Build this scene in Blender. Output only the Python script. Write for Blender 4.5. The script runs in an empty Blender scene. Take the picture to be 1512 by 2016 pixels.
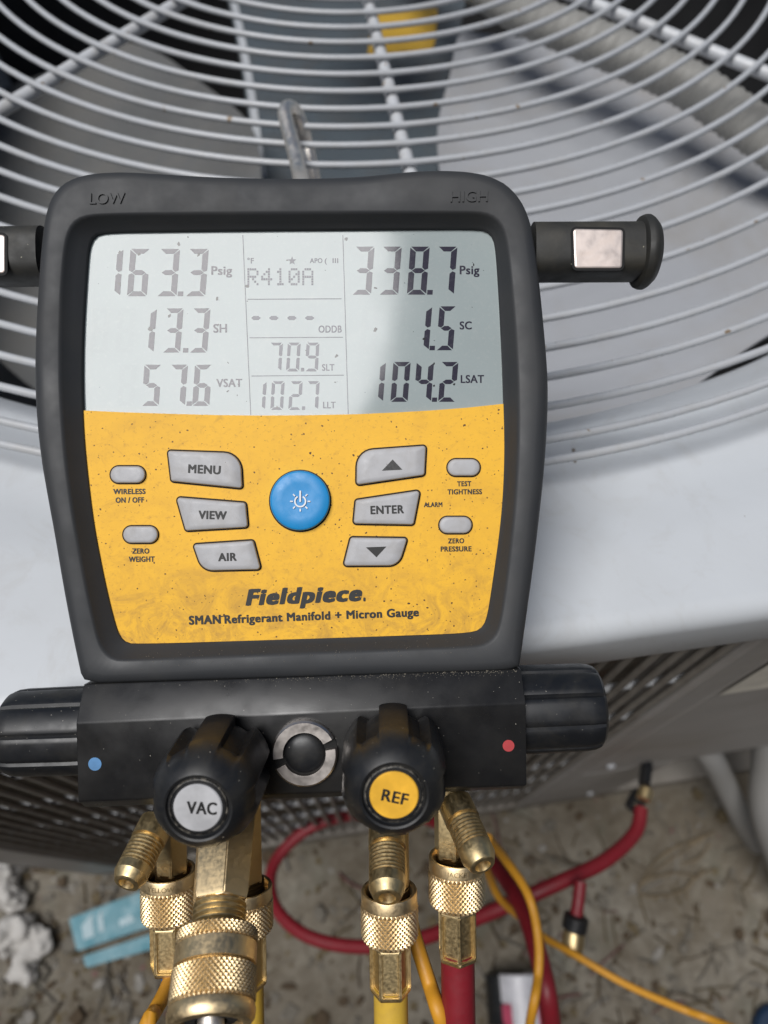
import bpy, bmesh, math, random
from mathutils import Vector, Matrix, Quaternion
random.seed(4)
SC = bpy.context.scene
COL = SC.collection
PI = math.pi

# ------------------------------------------------------------------ camera, world, sun, exposure
F = 1399.5                      # focal length in photo pixels (photo 1512 x 2016)
CX, CY = 756.0, 1008.0
HG = 1.10                       # camera height above the ground
RW = Matrix(((0.99959015, -0.02862732, 0.0),
             (0.02501827, 0.87357172, -0.48605199),
             (0.01391436, 0.48585279, 0.87392989)))
CAM = Vector((0, 0, HG))
cd = bpy.data.cameras.new('camera')
cam = bpy.data.objects.new('camera', cd); COL.objects.link(cam)
M = RW.to_4x4(); M.translation = CAM; cam.matrix_world = M
cd.sensor_fit = 'VERTICAL'; cd.sensor_height = 24.0; cd.lens = F / 2016 * 24.0
cd.clip_start = 0.01; cd.clip_end = 200
cd.dof.use_dof = True; cd.dof.focus_distance = 0.236
cd.dof.aperture_fstop = 5.6
SC.camera = cam

SUN = Vector((-0.285, -0.20, 0.937)).normalized()
w = bpy.data.worlds.new('World'); SC.world = w; w.use_nodes = True
nt = w.node_tree; nt.nodes.clear()
sky = nt.nodes.new('ShaderNodeTexSky'); sky.sky_type = 'NISHITA'; sky.sun_disc = False
sky.sun_elevation = math.asin(SUN.z); sky.sun_rotation = math.atan2(SUN.x, SUN.y)
sky.air_density = 1.0; sky.dust_density = 1.5; sky.ozone_density = 1.0
bg = nt.nodes.new('ShaderNodeBackground'); bg.inputs['Strength'].default_value = 0.05
wo = nt.nodes.new('ShaderNodeOutputWorld')
nt.links.new(sky.outputs[0], bg.inputs[0]); nt.links.new(bg.outputs[0], wo.inputs[0])
sd = bpy.data.lights.new('sun', 'SUN'); sd.energy = 4.0; sd.angle = math.radians(34); sd.color = (1.0, 0.987, 0.975)
so = bpy.data.objects.new('sun', sd); COL.objects.link(so)
so.rotation_mode = 'QUATERNION'; so.rotation_quaternion = SUN.to_track_quat('Z', 'Y'); so.location = (0, 0, 5)
SC.view_settings.view_transform = 'Standard'; SC.view_settings.look = 'None'
SC.view_settings.exposure = -0.25; SC.view_settings.gamma = 1.0
SC.render.engine = 'CYCLES'
SC.cycles.max_bounces = 8; SC.cycles.transparent_max_bounces = 8

# ------------------------------------------------------------------ measured places -> world
def ray(px, py):
    return RW @ Vector(((px - CX) / F, (CY - py) / F, -1.0))
def P(px, py, H):
    "world point at depth H below the lens height"
    r = ray(px, py); return CAM + r * (H / -r.z)
FA = math.radians(9.796)
E1 = Vector((math.cos(FA), math.sin(FA), 0)); E2 = Vector((-math.sin(FA), math.cos(FA), 0)); QF = 0.09244
def U(a, b, H):
    "unit frame: a along the front face, b back from it, H below the lens height"
    return E1 * a + E2 * (QF + b) + Vector((0, 0, HG - H))
DG = 0.24                       # distance of the gauge face
OX, OY = (590 - CX) / F * DG, (CY - 985) / F * DG
def L(px, py, wz=0.0):
    "gauge frame (x right, y up, z towards the viewer), origin at the power button"
    d = DG - wz
    return Vector(((px - CX) / F * d - OX, (CY - py) / F * d - OY, wz))

# ------------------------------------------------------------------ materials
def nodes_of(name):
    m = bpy.data.materials.new(name); m.use_nodes = True
    n = m.node_tree; b = n.nodes['Principled BSDF']
    return m, n, b
def noise(n, scale, detail=4, rough=0.55, coord='Object', dist=0.0):
    tc = n.nodes.new('ShaderNodeTexCoord'); t = n.nodes.new('ShaderNodeTexNoise')
    t.inputs['Scale'].default_value = scale; t.inputs['Detail'].default_value = detail
    t.inputs['Roughness'].default_value = rough; t.inputs['Distortion'].default_value = dist
    n.links.new(tc.outputs[coord], t.inputs['Vector']); return t.outputs['Fac']
def ramp(n, src, stops):
    r = n.nodes.new('ShaderNodeValToRGB'); e = r.color_ramp.elements
    while len(e) < len(stops): e.new(0.5)
    for i, (p, c) in enumerate(stops):
        e[i].position = p
        e[i].color = (c, c, c, 1) if isinstance(c, (int, float)) else (*c, 1)
    n.links.new(src, r.inputs[0]); return r.outputs[0]
def mix(n, fac, a, b):
    x = n.nodes.new('ShaderNodeMix'); x.data_type = 'RGBA'
    for sock, v in ((0, fac), (6, a), (7, b)):
        if hasattr(v, 'is_output'): n.links.new(v, x.inputs[sock])
        elif sock == 0: x.inputs[0].default_value = v
        else: x.inputs[sock].default_value = (*v, 1)
    return x.outputs[2]
def bump(n, b, src, strength, dist):
    k = n.nodes.new('ShaderNodeBump'); k.inputs['Strength'].default_value = strength; k.inputs['Distance'].default_value = dist
    n.links.new(src, k.inputs['Height']); n.links.new(k.outputs[0], b.inputs['Normal'])
def specks(n, scale, size, pw=4.0):
    tc = n.nodes.new('ShaderNodeTexCoord'); v = n.nodes.new('ShaderNodeTexVoronoi'); v.inputs['Scale'].default_value = scale
    wz = n.nodes.new('ShaderNodeTexNoise'); wz.inputs['Scale'].default_value = scale * 2.2; wz.inputs['Detail'].default_value = 2
    n.links.new(tc.outputs['Object'], wz.inputs['Vector'])
    sc = n.nodes.new('ShaderNodeVectorMath'); sc.operation = 'SCALE'; sc.inputs['Scale'].default_value = 0.55 / scale
    n.links.new(wz.outputs['Color'], sc.inputs[0])
    ad = n.nodes.new('ShaderNodeVectorMath'); ad.operation = 'ADD'; n.links.new(tc.outputs['Object'], ad.inputs[0]); n.links.new(sc.outputs[0], ad.inputs[1])
    n.links.new(ad.outputs[0], v.inputs['Vector'])
    sel = n.nodes.new('ShaderNodeSeparateColor'); n.links.new(v.outputs['Color'], sel.inputs[0])
    m1 = n.nodes.new('ShaderNodeMath'); m1.operation = 'MULTIPLY'; m1.inputs[1].default_value = size     # each cell its own speck size
    m0 = n.nodes.new('ShaderNodeMath'); m0.operation = 'POWER'; m0.inputs[1].default_value = pw
    n.links.new(sel.outputs[0], m0.inputs[0]); n.links.new(m0.outputs[0], m1.inputs[0])
    lt = n.nodes.new('ShaderNodeMath'); lt.operation = 'LESS_THAN'
    n.links.new(v.outputs['Distance'], lt.inputs[0]); n.links.new(m1.outputs[0], lt.inputs[1]); return lt.outputs[0]
def plain(name, col, rough=0.5, metal=0.0, var=0.12, scale=120, spec=0.5, bmp=0.0):
    m, n, b = nodes_of(name)
    f = noise(n, scale)
    c2 = tuple(max(0, c * (1 - var * 2)) for c in col); c1 = tuple(min(1, c * (1 + var)) for c in col)
    n.links.new(ramp(n, f, [(0.3, c2), (0.7, c1)]), b.inputs['Base Color'])
    b.inputs['Roughness'].default_value = rough; b.inputs['Metallic'].default_value = metal
    b.inputs['Specular IOR Level'].default_value = spec
    if bmp: bump(n, b, noise(n, scale * 6, 2), 0.35, bmp)
    return m
def dirty(name, col, dirt, rough=0.5, amount=0.5, scale=60, speck=None, speck_col=(0.6, 0.58, 0.5), speck_scale=400, metal=0.0, spec=0.5, bmp=0.0, bscale=900):
    m, n, b = nodes_of(name)
    f = ramp(n, noise(n, scale, 6, 0.65, dist=0.6), [(0.45, 0.0), (0.78, amount)])
    c = mix(n, f, col, dirt)
    if speck: c = mix(n, specks(n, speck_scale, speck), c, speck_col)
    n.links.new(c, b.inputs['Base Color'])
    r = ramp(n, noise(n, scale * 2, 4), [(0.3, rough - 0.08), (0.75, min(1, rough + 0.15))]); n.links.new(r, b.inputs['Roughness'])
    b.inputs['Metallic'].default_value = metal; b.inputs['Specular IOR Level'].default_value = spec
    if bmp: bump(n, b, noise(n, bscale, 3), 0.4, bmp)
    return m
MT = {}
MT['rubber'] = dirty('rubber', (0.033, 0.035, 0.038), (0.06, 0.056, 0.05), 0.54, 0.25, 30, None, bmp=0.000012, bscale=2500, spec=0.38)
MT['grip'] = dirty('grip_rubber', (0.022, 0.022, 0.02), (0.07, 0.062, 0.045), 0.6, 0.6, 70, 0.12, (0.3, 0.28, 0.22), 420, bmp=0.00006)
MT['knob'] = dirty('knob_plastic', (0.010, 0.011, 0.013), (0.05, 0.045, 0.035), 0.40, 0.4, 80, 0.13, (0.3, 0.28, 0.24), 700)
MT['worn'] = dirty('worn_plastic', (0.012, 0.012, 0.012), (0.30, 0.27, 0.22), 0.5, 0.9, 500)
MT['anod'] = dirty('black_anodised', (0.010, 0.010, 0.0105), (0.05, 0.045, 0.035), 0.34, 0.2, 40, 0.10, (0.3, 0.28, 0.24), 600, bmp=0.00003, bscale=3000)
MT['dark'] = plain('dark_recess', (0.004, 0.004, 0.004), 0.8)
MT['well'] = plain('button_well', (0.012, 0.008, 0.005), 0.8, scale=700)
MT['print'] = plain('black_print', (0.010, 0.010, 0.010), 0.55, scale=900)
MT['greyprint'] = plain('grey_print', (0.05, 0.05, 0.05), 0.6, scale=900, var=.25)
MT['whiteprint'] = plain('white_print', (0.8, 0.82, 0.83), 0.5)
MT['button'] = dirty('button_rubber', (0.42, 0.42, 0.43), (0.25, 0.22, 0.18), 0.5, 0.35, 160, 0.08, (0.1, 0.08, 0.06), 500)
MT['blue'] = dirty('blue_button', (0.008, 0.25, 0.58), (0.015, 0.17, 0.38), 0.42, 0.2, 160, 0.07, (0.1, 0.1, 0.1), 500)
MT['bluedot'] = plain('blue_dot', (0.10, 0.26, 0.50), 0.5)
MT['reddot'] = plain('red_dot', (0.42, 0.045, 0.05), 0.5)
MT['vaccap'] = plain('grey_cap', (0.50, 0.50, 0.51), 0.4)
MT['refcap'] = plain('yellow_cap', (0.86, 0.47, 0.045), 0.4)
MT['nickel'] = dirty('nickel', (0.62, 0.575, 0.54), (0.54, 0.49, 0.44), 0.36, 0.25, 120, metal=1.0)
MT['steel'] = dirty('hook_steel', (0.90, 0.85, 0.78), (0.62, 0.52, 0.42), 0.42, 0.6, 150, metal=1.0)
MT['magnet'] = dirty('magnet_plate', (0.70, 0.61, 0.56), (0.56, 0.45, 0.38), 0.4, 0.6, 110, metal=0.6)
MT['brass'] = dirty('brass', (0.70, 0.55, 0.30), (0.50, 0.37, 0.19), 0.42, 0.22, 420, metal=1.0)
MT['brasslight'] = dirty('brass_bright', (0.80, 0.625, 0.37), (0.62, 0.46, 0.25), 0.43, 0.22, 420, metal=1.0)
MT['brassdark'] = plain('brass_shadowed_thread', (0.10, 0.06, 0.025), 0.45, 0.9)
MT['redhose'] = dirty('red_hose', (0.20, 0.010, 0.018), (0.13, 0.014, 0.018), 0.5, 0.5, 120, bmp=0.0001, bscale=800)
MT['yellowhose'] = dirty('yellow_hose', (0.62, 0.40, 0.05), (0.4, 0.24, 0.06), 0.5, 0.5, 120, bmp=0.0001, bscale=800)
MT['bluehose'] = dirty('blue_hose', (0.03, 0.10, 0.25), (0.05, 0.08, 0.12), 0.5, 0.5, 120)
MT['wire'] = dirty('orange_wire', (0.60, 0.28, 0.02), (0.48, 0.22, 0.03), 0.5, 0.3, 200)
def m_paint():
    m, n, b = nodes_of('condenser_paint')
    c = mix(n, ramp(n, noise(n, 5, 7, 0.65, dist=1.2), [(0.4, 0.0), (0.75, 0.55)]), (0.535, 0.56, 0.585), (0.455, 0.465, 0.47))
    c = mix(n, ramp(n, noise(n, 26, 7, 0.72, dist=2.0), [(0.52, 0.0), (0.72, 0.35)]), c, (0.40, 0.39, 0.37))
    c = mix(n, specks(n, 70, 0.16, 8), c, (0.20, 0.17, 0.14))
    n.links.new(c, b.inputs['Base Color'])
    n.links.new(ramp(n, noise(n, 14, 5, 0.6), [(0.3, 0.34), (0.75, 0.58)]), b.inputs['Roughness'])
    bump(n, b, noise(n, 1500, 3), 0.4, 0.00004); return m
MT['paint'] = m_paint()
MT['panel'] = dirty('panel_grey_shaded', (0.37, 0.355, 0.34), (0.25, 0.22, 0.18), 0.5, 0.6, 8, bmp=0.00004, bscale=1500)  # deck paint again, darkened in the colour for the shaded front
MT['ring'] = dirty('coated_wire', (0.45, 0.465, 0.485), (0.40, 0.39, 0.37), 0.28, 0.5, 60, 0.2, (0.24, 0.18, 0.12), 120)
MT['spoke'] = dirty('coated_tube', (0.50, 0.515, 0.535), (0.33, 0.31, 0.28), 0.36, 0.7, 60, 0.22, (0.24, 0.18, 0.12), 120)
MT['louver'] = dirty('louver_wire', (0.26, 0.24, 0.212), (0.09, 0.07, 0.05), 0.7, 0.5, 40, spec=.25)
MT['blade'] = dirty('fan_blade', (0.40, 0.41, 0.43), (0.30, 0.26, 0.21), 0.36, 0.75, 5, bmp=0.00006, bscale=1200)
MT['strap'] = dirty('motor_mount', (0.085, 0.105, 0.12), (0.10, 0.08, 0.06), 0.5, 0.5, 20)
MT['bladeshade'] = dirty('fan_blade_shaded', (0.15, 0.152, 0.15), (0.20, 0.185, 0.16), 0.5, 0.6, 8, bmp=0.00006, bscale=1200)  # fan blade grey with its shade put into the base colour
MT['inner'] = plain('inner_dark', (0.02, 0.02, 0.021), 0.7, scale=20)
MT['label'] = dirty('yellow_label', (0.62, 0.38, 0.04), (0.45, 0.28, 0.06), 0.5, 0.5, 60)
MT['cream'] = plain('cream_label', (0.82, 0.78, 0.68), 0.6, scale=30)
MT['conduit'] = dirty('conduit', (0.30, 0.295, 0.275), (0.2, 0.185, 0.16), 0.55, 0.4, 25)
MT['insul'] = dirty('pipe_sleeve', (0.30, 0.295, 0.285), (0.3, 0.28, 0.25), 0.6, 0.5, 20)

def m_face():
    m, n, b = nodes_of('yellow_faceplate')
    big = ramp(n, noise(n, 30, 7, 0.68, dist=1.6), [(0.44, 0.0), (0.74, 0.42)])
    c = mix(n, big, (0.86, 0.475, 0.035), (0.62, 0.33, 0.04))
    smear = ramp(n, noise(n, 75, 6, 0.7, dist=2.5), [(0.57, 0.0), (0.72, 0.40)])
    c = mix(n, smear, c, (0.42, 0.22, 0.04))
    tc = n.nodes.new('ShaderNodeTexCoord'); sx = n.nodes.new('ShaderNodeSeparateXYZ'); n.links.new(tc.outputs['Object'], sx.inputs[0])
    mr = n.nodes.new('ShaderNodeMapRange'); mr.inputs[1].default_value = -.046; mr.inputs[2].default_value = -.012; mr.inputs[3].default_value = 1.0; mr.inputs[4].default_value = 0.12
    n.links.new(sx.outputs[1], mr.inputs[0])  # hand grime worn in round the maker's name, at the lower edge
    gm = ramp(n, noise(n, 95, 7, 0.72, dist=1.8), [(0.44, 0.0), (0.66, 0.8)])
    mu = n.nodes.new('ShaderNodeMath'); mu.operation = 'MULTIPLY'; n.links.new(mr.outputs[0], mu.inputs[0]); n.links.new(gm, mu.inputs[1])
    c = mix(n, mu.outputs[0], c, (0.43, 0.235, 0.05))
    fine = ramp(n, noise(n, 620, 4, 0.7), [(0.56, 0.0), (0.74, 0.55)])
    c = mix(n, fine, c, (0.38, 0.20, 0.04))
    c = mix(n, specks(n, 480, 0.20, 8), c, (0.09, 0.045, 0.015))
    c = mix(n, specks(n, 800, 0.26, 4), c, (0.16, 0.08, 0.02))
    n.links.new(c, b.inputs['Base Color']); b.inputs['Roughness'].default_value = 0.55
    b.inputs['Specular IOR Level'].default_value = 0.30
    bump(n, b, noise(n, 2500, 2), 0.25, 0.00004); return m
MT['face'] = m_face()
def glossy_front(n, b):
    "the clear screen lens bonded over the display"
    b.inputs['Coat Weight'].default_value = 1.0; b.inputs['Coat IOR'].default_value = 1.42
    b.inputs['Specular IOR Level'].default_value = 0.0
    n.links.new(ramp(n, noise(n, 45, 5, dist=0.8), [(0.3, 0.06), (0.75, 0.12)]), b.inputs['Coat Roughness'])
def m_lcd(name, col, col2, dust=0.22):
    m, n, b = nodes_of(name)
    c = mix(n, ramp(n, noise(n, 30, 4), [(0.35, 0.0), (0.7, 0.6)]), col, col2)
    d = ramp(n, noise(n, 900, 3, 0.7), [(0.55, 0.0), (0.80, dust)]); c = mix(n, d, c, (0.5, 0.5, 0.48))
    d = ramp(n, noise(n, 60, 6, 0.7, dist=1.5), [(0.55, 0.0), (0.75, dust)]); c = mix(n, d, c, (0.42, 0.43, 0.42))
    c = mix(n, specks(n, 300, 0.22, 7), c, (0.03, 0.03, 0.03))
    n.links.new(c, b.inputs['Base Color']); b.inputs['Roughness'].default_value = 0.6; glossy_front(n, b); return m
MT['lcd'] = m_lcd('lcd_grey', (0.315, 0.362, 0.362), (0.285, 0.325, 0.327))
MT['seg'] = m_lcd('lcd_segment', (0.032, 0.030, 0.046), (0.04, 0.037, 0.054), .08)
MT['segmid'] = m_lcd('lcd_segment_thin', (0.045, 0.048, 0.07), (0.058, 0.062, 0.085), .08)
MT['ghost'] = m_lcd('lcd_segment_off', (0.309, 0.355, 0.355), (0.28, 0.319, 0.321), .22)
def m_ground():
    m, n, b = nodes_of('dirty_concrete')
    a = noise(n, 5.5, 9, 0.68, dist=1.0); c = ramp(n, a, [(0.28, (0.095, 0.078, 0.055)), (0.44, (0.18, 0.154, 0.115)), (0.58, (0.26, 0.235, 0.19)), (0.76, (0.33, 0.31, 0.265))])
    g = ramp(n, noise(n, 55, 6, 0.7, dist=0.4), [(0.35, 0.65), (0.65, 0.0)]); c = mix(n, g, c, (0.105, 0.085, 0.06))
    s = ramp(n, noise(n, 24, 5, 0.7), [(0.64, 0.0), (0.75, 0.6)]); c = mix(n, s, c, (0.24, 0.23, 0.21))
    gr = ramp(n, noise(n, 11, 4, 0.6), [(0.55, 0.0), (0.7, 0.5)]); c = mix(n, gr, c, (0.15, 0.155, 0.12))
    n.links.new(c, b.inputs['Base Color']); b.inputs['Roughness'].default_value = 0.9
    bump(n, b, noise(n, 80, 8, 0.7), 0.8, 0.006); return m
MT['ground'] = m_ground()
def m_coil():
    m, n, b = nodes_of('coil_fins')
    tc = n.nodes.new('ShaderNodeTexCoord'); wv = n.nodes.new('ShaderNodeTexWave'); wv.wave_type = 'BANDS'; wv.bands_direction = 'Z'
    wv.inputs['Scale'].default_value = 60; wv.inputs['Distortion'].default_value = 1.5; n.links.new(tc.outputs['Object'], wv.inputs['Vector'])
    c = ramp(n, wv.outputs['Fac'], [(0.2, (0.09, 0.078, 0.058)), (0.8, (0.20, 0.175, 0.14))])
    d = ramp(n, noise(n, 28, 6, 0.65), [(0.5, 0.0), (0.68, 0.8)]); c = mix(n, d, c, (0.15, 0.085, 0.05))
    n.links.new(c, b.inputs['Base Color']); b.inputs['Roughness'].default_value = 0.8; return m
MT['coil'] = m_coil()

# ------------------------------------------------------------------ builders
def link(name, me, mat, parent=None, smooth=True):
    o = bpy.data.objects.new(name, me); COL.objects.link(o)
    if mat and not me.materials: me.materials.append(mat if not isinstance(mat, str) else MT[mat])
    if smooth:
        for p in me.polygons: p.use_smooth = True
    if parent: o.parent = parent
    return o
def sharp(o, deg=35):
    me = o.data; b = bmesh.new(); b.from_mesh(me)
    for e in b.edges:
        if len(e.link_faces) == 2: e.smooth = e.calc_face_angle(0) < math.radians(deg)
    b.to_mesh(me); b.free(); return o
def mesh(name, verts, faces, mat, parent=None, smooth=True, fix=True):
    me = bpy.data.meshes.new(name); me.from_pydata([tuple(v) for v in verts], [], faces)
    if fix:
        b = bmesh.new(); b.from_mesh(me); bmesh.ops.recalc_face_normals(b, faces=b.faces); b.to_mesh(me); b.free()
    return link(name, me, mat, parent, smooth)
def bm_obj(name, b, mat, parent=None, smooth=False):
    me = bpy.data.meshes.new(name); bmesh.ops.recalc_face_normals(b, faces=b.faces); b.to_mesh(me); b.free()
    return link(name, me, mat, parent, smooth)
def thing(name, label, cat, loc, group=None, rot=None):
    o = bpy.data.objects.new(name, None); COL.objects.link(o); o.empty_display_size = 0.02
    o.location = loc; o['label'] = label; o['category'] = cat
    if rot is not None: o.rotation_mode = 'QUATERNION'; o.rotation_quaternion = rot
    if group: o['group'] = group
    return o
def tag(o, label, cat, group=None, kind=None):
    o['label'] = label; o['category'] = cat
    if group: o['group'] = group
    if kind: o['kind'] = kind
    return o
def spline(pts, n=8, closed=False):
    "Catmull-Rom through the points"
    pts = [Vector(p) for p in pts]; out = []; N = len(pts)
    rng = range(N) if closed else range(N - 1)
    for i in rng:
        if closed: p0, p1, p2, p3 = pts[i - 1], pts[i], pts[(i + 1) % N], pts[(i + 2) % N]
        else: p0, p1, p2, p3 = pts[max(i - 1, 0)], pts[i], pts[i + 1], pts[min(i + 2, N - 1)]
        for k in range(n):
            t = k / n
            out.append(0.5 * ((2 * p1) + (p2 - p0) * t + (2 * p0 - 5 * p1 + 4 * p2 - p3) * t * t + (3 * p1 - p0 - 3 * p2 + p3) * t ** 3))
    if not closed: out.append(pts[-1])
    return out
def tube(name, pts, r, mat, parent=None, seg=12, closed=False, rfun=None):
    V, Fc = [], []; n = len(pts); nrm = None
    for i, p in enumerate(pts):
        a = pts[i - 1] if (i > 0 or closed) else pts[i]; c = pts[(i + 1) % n] if (i < n - 1 or closed) else pts[i]
        t = (c - a).normalized()
        if nrm is None: nrm = t.orthogonal().normalized()
        else: nrm = (nrm - t * nrm.dot(t)).normalized()
        bi = t.cross(nrm); rr = rfun(i) if rfun else r
        for k in range(seg):
            an = 2 * PI * k / seg; V.append(p + (nrm * math.cos(an) + bi * math.sin(an)) * rr)
    for i in range(n if closed else n - 1):
        j = (i + 1) % n
        if closed and j == 0: # match the seam
            off = min(range(seg), key=lambda s: (V[i * seg] - V[s]).length)
        else: off = 0
        for k in range(seg):
            Fc.append((i * seg + k, i * seg + (k + 1) % seg, j * seg + (k + 1 + off) % seg, j * seg + (k + off) % seg))
    if not closed:
        Fc.append(tuple(range(seg))); Fc.append(tuple((n - 1) * seg + k for k in range(seg)))
    return sharp(mesh(name, V, Fc, mat, parent), 60)
def frame_of(o, d, up=Vector((0, 0, 1))):
    z = Vector(d).normalized(); x = up.cross(z)
    if x.length < 1e-4: x = Vector((1, 0, 0))
    x.normalize(); y = z.cross(x); return Vector(o), x, y, z
def lathe(name, prof, N, o, d, mat, parent=None, rfun=None, up=Vector((0, 0, 1)), deg=32, caps=(True, True)):
    o, x, y, z = frame_of(o, d, up); V, Fc = [], []
    for (t, r) in prof:
        for k in range(N):
            th = 2 * PI * k / N; rr = rfun(th, t, r) if rfun else r
            V.append(o + z * t + (x * math.cos(th) + y * math.sin(th)) * rr)
    for i in range(len(prof) - 1):
        for k in range(N):
            Fc.append((i * N + k, i * N + (k + 1) % N, (i + 1) * N + (k + 1) % N, (i + 1) * N + k))
    if caps[0]: Fc.append(tuple(range(N)))
    if caps[1]: Fc.append(tuple((len(prof) - 1) * N + k for k in range(N)))
    return sharp(mesh(name, V, Fc, mat, parent), deg)
def knurl(name, o, d, r, length, K, mat, parent, depth=0.0005, up=Vector((0, 0, 1)), c0=0.0008, c1=0.0008):
    "diamond-cut sleeve: every diamond is a raised four-sided pyramid between two sets of helical grooves"
    o, x, y, z = frame_of(o, d, up); wd = 2 * PI * r / K; n = max(2, round(length / (wd * 1.05))); p = length / n; V, Fc, idx = [], [], {}
    def vert(key, th, t, h):
        if key in idx: return idx[key]
        t = min(max(t, 0), length); ch = max(0, c0 - t) + max(0, c1 - (length - t)); rr = r - depth + h - ch * .8
        idx[key] = len(V); V.append(o + z * t + (x * math.cos(th) + y * math.sin(th)) * rr); return idx[key]
    for row in range(0, 2 * n + 1):              # diamond centres at t = row * p / 2
        tc = row * p / 2
        for k in range(K):
            thc = (k + (.5 if row % 2 else 0)) * 2 * PI / K; q = 2 * k + (row % 2); half = PI / K
            def c_(dq, dr): return vert(('v', (q + dq) % (2 * K), row + dr), thc + dq * half, (row + dr) * p / 2, 0)
            L_, R_, T_, B_ = c_(-1, 0), c_(1, 0), c_(0, 1), c_(0, -1)
            pk = vert(('p', q, row), thc, tc, depth * (1 if 0 < row < 2 * n else .25))
            if row < 2 * n: Fc += [(R_, T_, pk), (T_, L_, pk)]
            if row > 0: Fc += [(L_, B_, pk), (B_, R_, pk)]
    return mesh(name, V, Fc, mat, parent, smooth=False)
def smooth_closed(pts, it=2):
    for _ in range(it):
        q = []
        for i in range(len(pts)):
            a, b = pts[i], pts[(i + 1) % len(pts)]
            q += [(a[0] * .75 + b[0] * .25, a[1] * .75 + b[1] * .25), (a[0] * .25 + b[0] * .75, a[1] * .25 + b[1] * .75)]
        pts = q
    return pts
def polar(pts, N, c):
    "resample a star-shaped outline at N even angles round c"
    out = []
    for k in range(N):
        th = 2 * PI * k / N; dx, dy = math.cos(th), math.sin(th); best = None
        for i in range(len(pts)):
            ax, ay = pts[i][0] - c[0], pts[i][1] - c[1]; bx, by = pts[(i + 1) % len(pts)][0] - c[0], pts[(i + 1) % len(pts)][1] - c[1]
            ex, ey = bx - ax, by - ay; den = dx * ey - dy * ex
            if abs(den) < 1e-12: continue
            t = (ax * ey - ay * ex) / den; s = (ax * dy - ay * dx) / den
            if -1e-9 <= s <= 1 + 1e-9 and t > 0 and (best is None or t > best): best = t
        out.append((c[0] + dx * best, c[1] + dy * best))
    return out
def rounded(corners, n=7):
    "corners: (x, y, radius) -> list of (x, y)"
    out = []; N = len(corners)
    for i in range(N):
        x, y, r = corners[i]; p = Vector((x, y)); a = (Vector(corners[i - 1][:2]) - p); b = (Vector(corners[(i + 1) % N][:2]) - p)
        la, lb = a.length, b.length; a.normalize(); b.normalize()
        half = a.angle(b) / 2; t = min(r / math.tan(half), la * .49 if r < 20 else la * .95, lb * .49 if r < 20 else lb * .95); r2 = t * math.tan(half)
        c = p + (a + b).normalized() * (r2 / math.sin(half)); s = p + a * t - c; e = p + b * t - c
        ang = s.angle_signed(e) if s.length > 1e-9 else 0
        for k in range(n + 1):
            f = -ang * k / n; co, si = math.cos(f), math.sin(f)
            out.append((c.x + s.x * co - s.y * si, c.y + s.x * si + s.y * co))
    return out
def shrink(pts, d):
    "move an outline inwards by d (photo pixels)"
    n = len(pts); cx = sum(p[0] for p in pts) / n; cy = sum(p[1] for p in pts) / n; out = []
    for i in range(n):
        a, b = Vector(pts[i - 1]), Vector(pts[(i + 1) % n]); t = (b - a)
        if t.length < 1e-9: out.append(pts[i]); continue
        t.normalize(); nn = Vector((-t.y, t.x)); p = Vector(pts[i])
        if nn.dot(Vector((cx, cy)) - p) < 0 and True: nn = -nn
        out.append((p.x + nn.x * d, p.y + nn.y * d))
    return out
def stack(name, loops, mat, parent, cap0=True, cap1=True, deg=40):
    "loops: lists of equal length of 3-D points"
    V = [v for l in loops for v in l]; N = len(loops[0]); Fc = []
    for i in range(len(loops) - 1):
        for k in range(N):
            Fc.append((i * N + k, i * N + (k + 1) % N, (i + 1) * N + (k + 1) % N, (i + 1) * N + k))
    if cap0: Fc.append(tuple(range(N)))
    if cap1: Fc.append(tuple((len(loops) - 1) * N + k for k in range(N)))
    o = sharp(mesh(name, V, Fc, mat, parent), deg)
    for p in o.data.polygons:
        if len(p.vertices) > 8: p.use_smooth = False
    return o
def flat(name, pts3, mat, parent):
    return mesh(name, pts3, [tuple(range(len(pts3)))], mat, parent, smooth=False, fix=False)
def glyphs(body, bold=0.0, extrude=0.0, res=4):
    cu = bpy.data.curves.new('t', 'FONT'); cu.body = body; cu.size = 1.0; cu.extrude = extrude; cu.resolution_u = res
    cu.space_character = 1.0 + bold * 2.2
    ob = bpy.data.objects.new('t', cu); COL.objects.link(ob)
    dg = bpy.context.evaluated_depsgraph_get(); me = bpy.data.meshes.new_from_object(ob.evaluated_get(dg))
    bpy.data.objects.remove(ob); bpy.data.curves.remove(cu)
    if bold > 0:                              # heavier strokes: overlaid copies, each a few microns above the last
        V = [v.co.copy() for v in me.vertices]; Fc = [tuple(p.vertices) for p in me.polygons]; n = len(V); VV, FF = [], []
        offs = [(-bold, -bold * .5), (bold, bold * .5), (-bold, bold * .5), (bold, -bold * .5)]
        if bold > .035: offs += [(0, bold * .7), (0, -bold * .7), (0, 0)]
        for i, (dx, dy) in enumerate(offs):
            VV += [v + Vector((dx, dy, i * 3e-6)) for v in V]; FF += [tuple(j + i * n for j in f) for f in Fc]
        bpy.data.meshes.remove(me); me = bpy.data.meshes.new('t'); me.from_pydata([tuple(v) for v in VV], [], FF)
    return me
CAPH = {}
def caph(bold):
    if bold not in CAPH:
        m = glyphs('H', bold); ys = [v.co.y for v in m.vertices]; CAPH[bold] = (min(ys), max(ys)); bpy.data.meshes.remove(m)
    return CAPH[bold]
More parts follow.
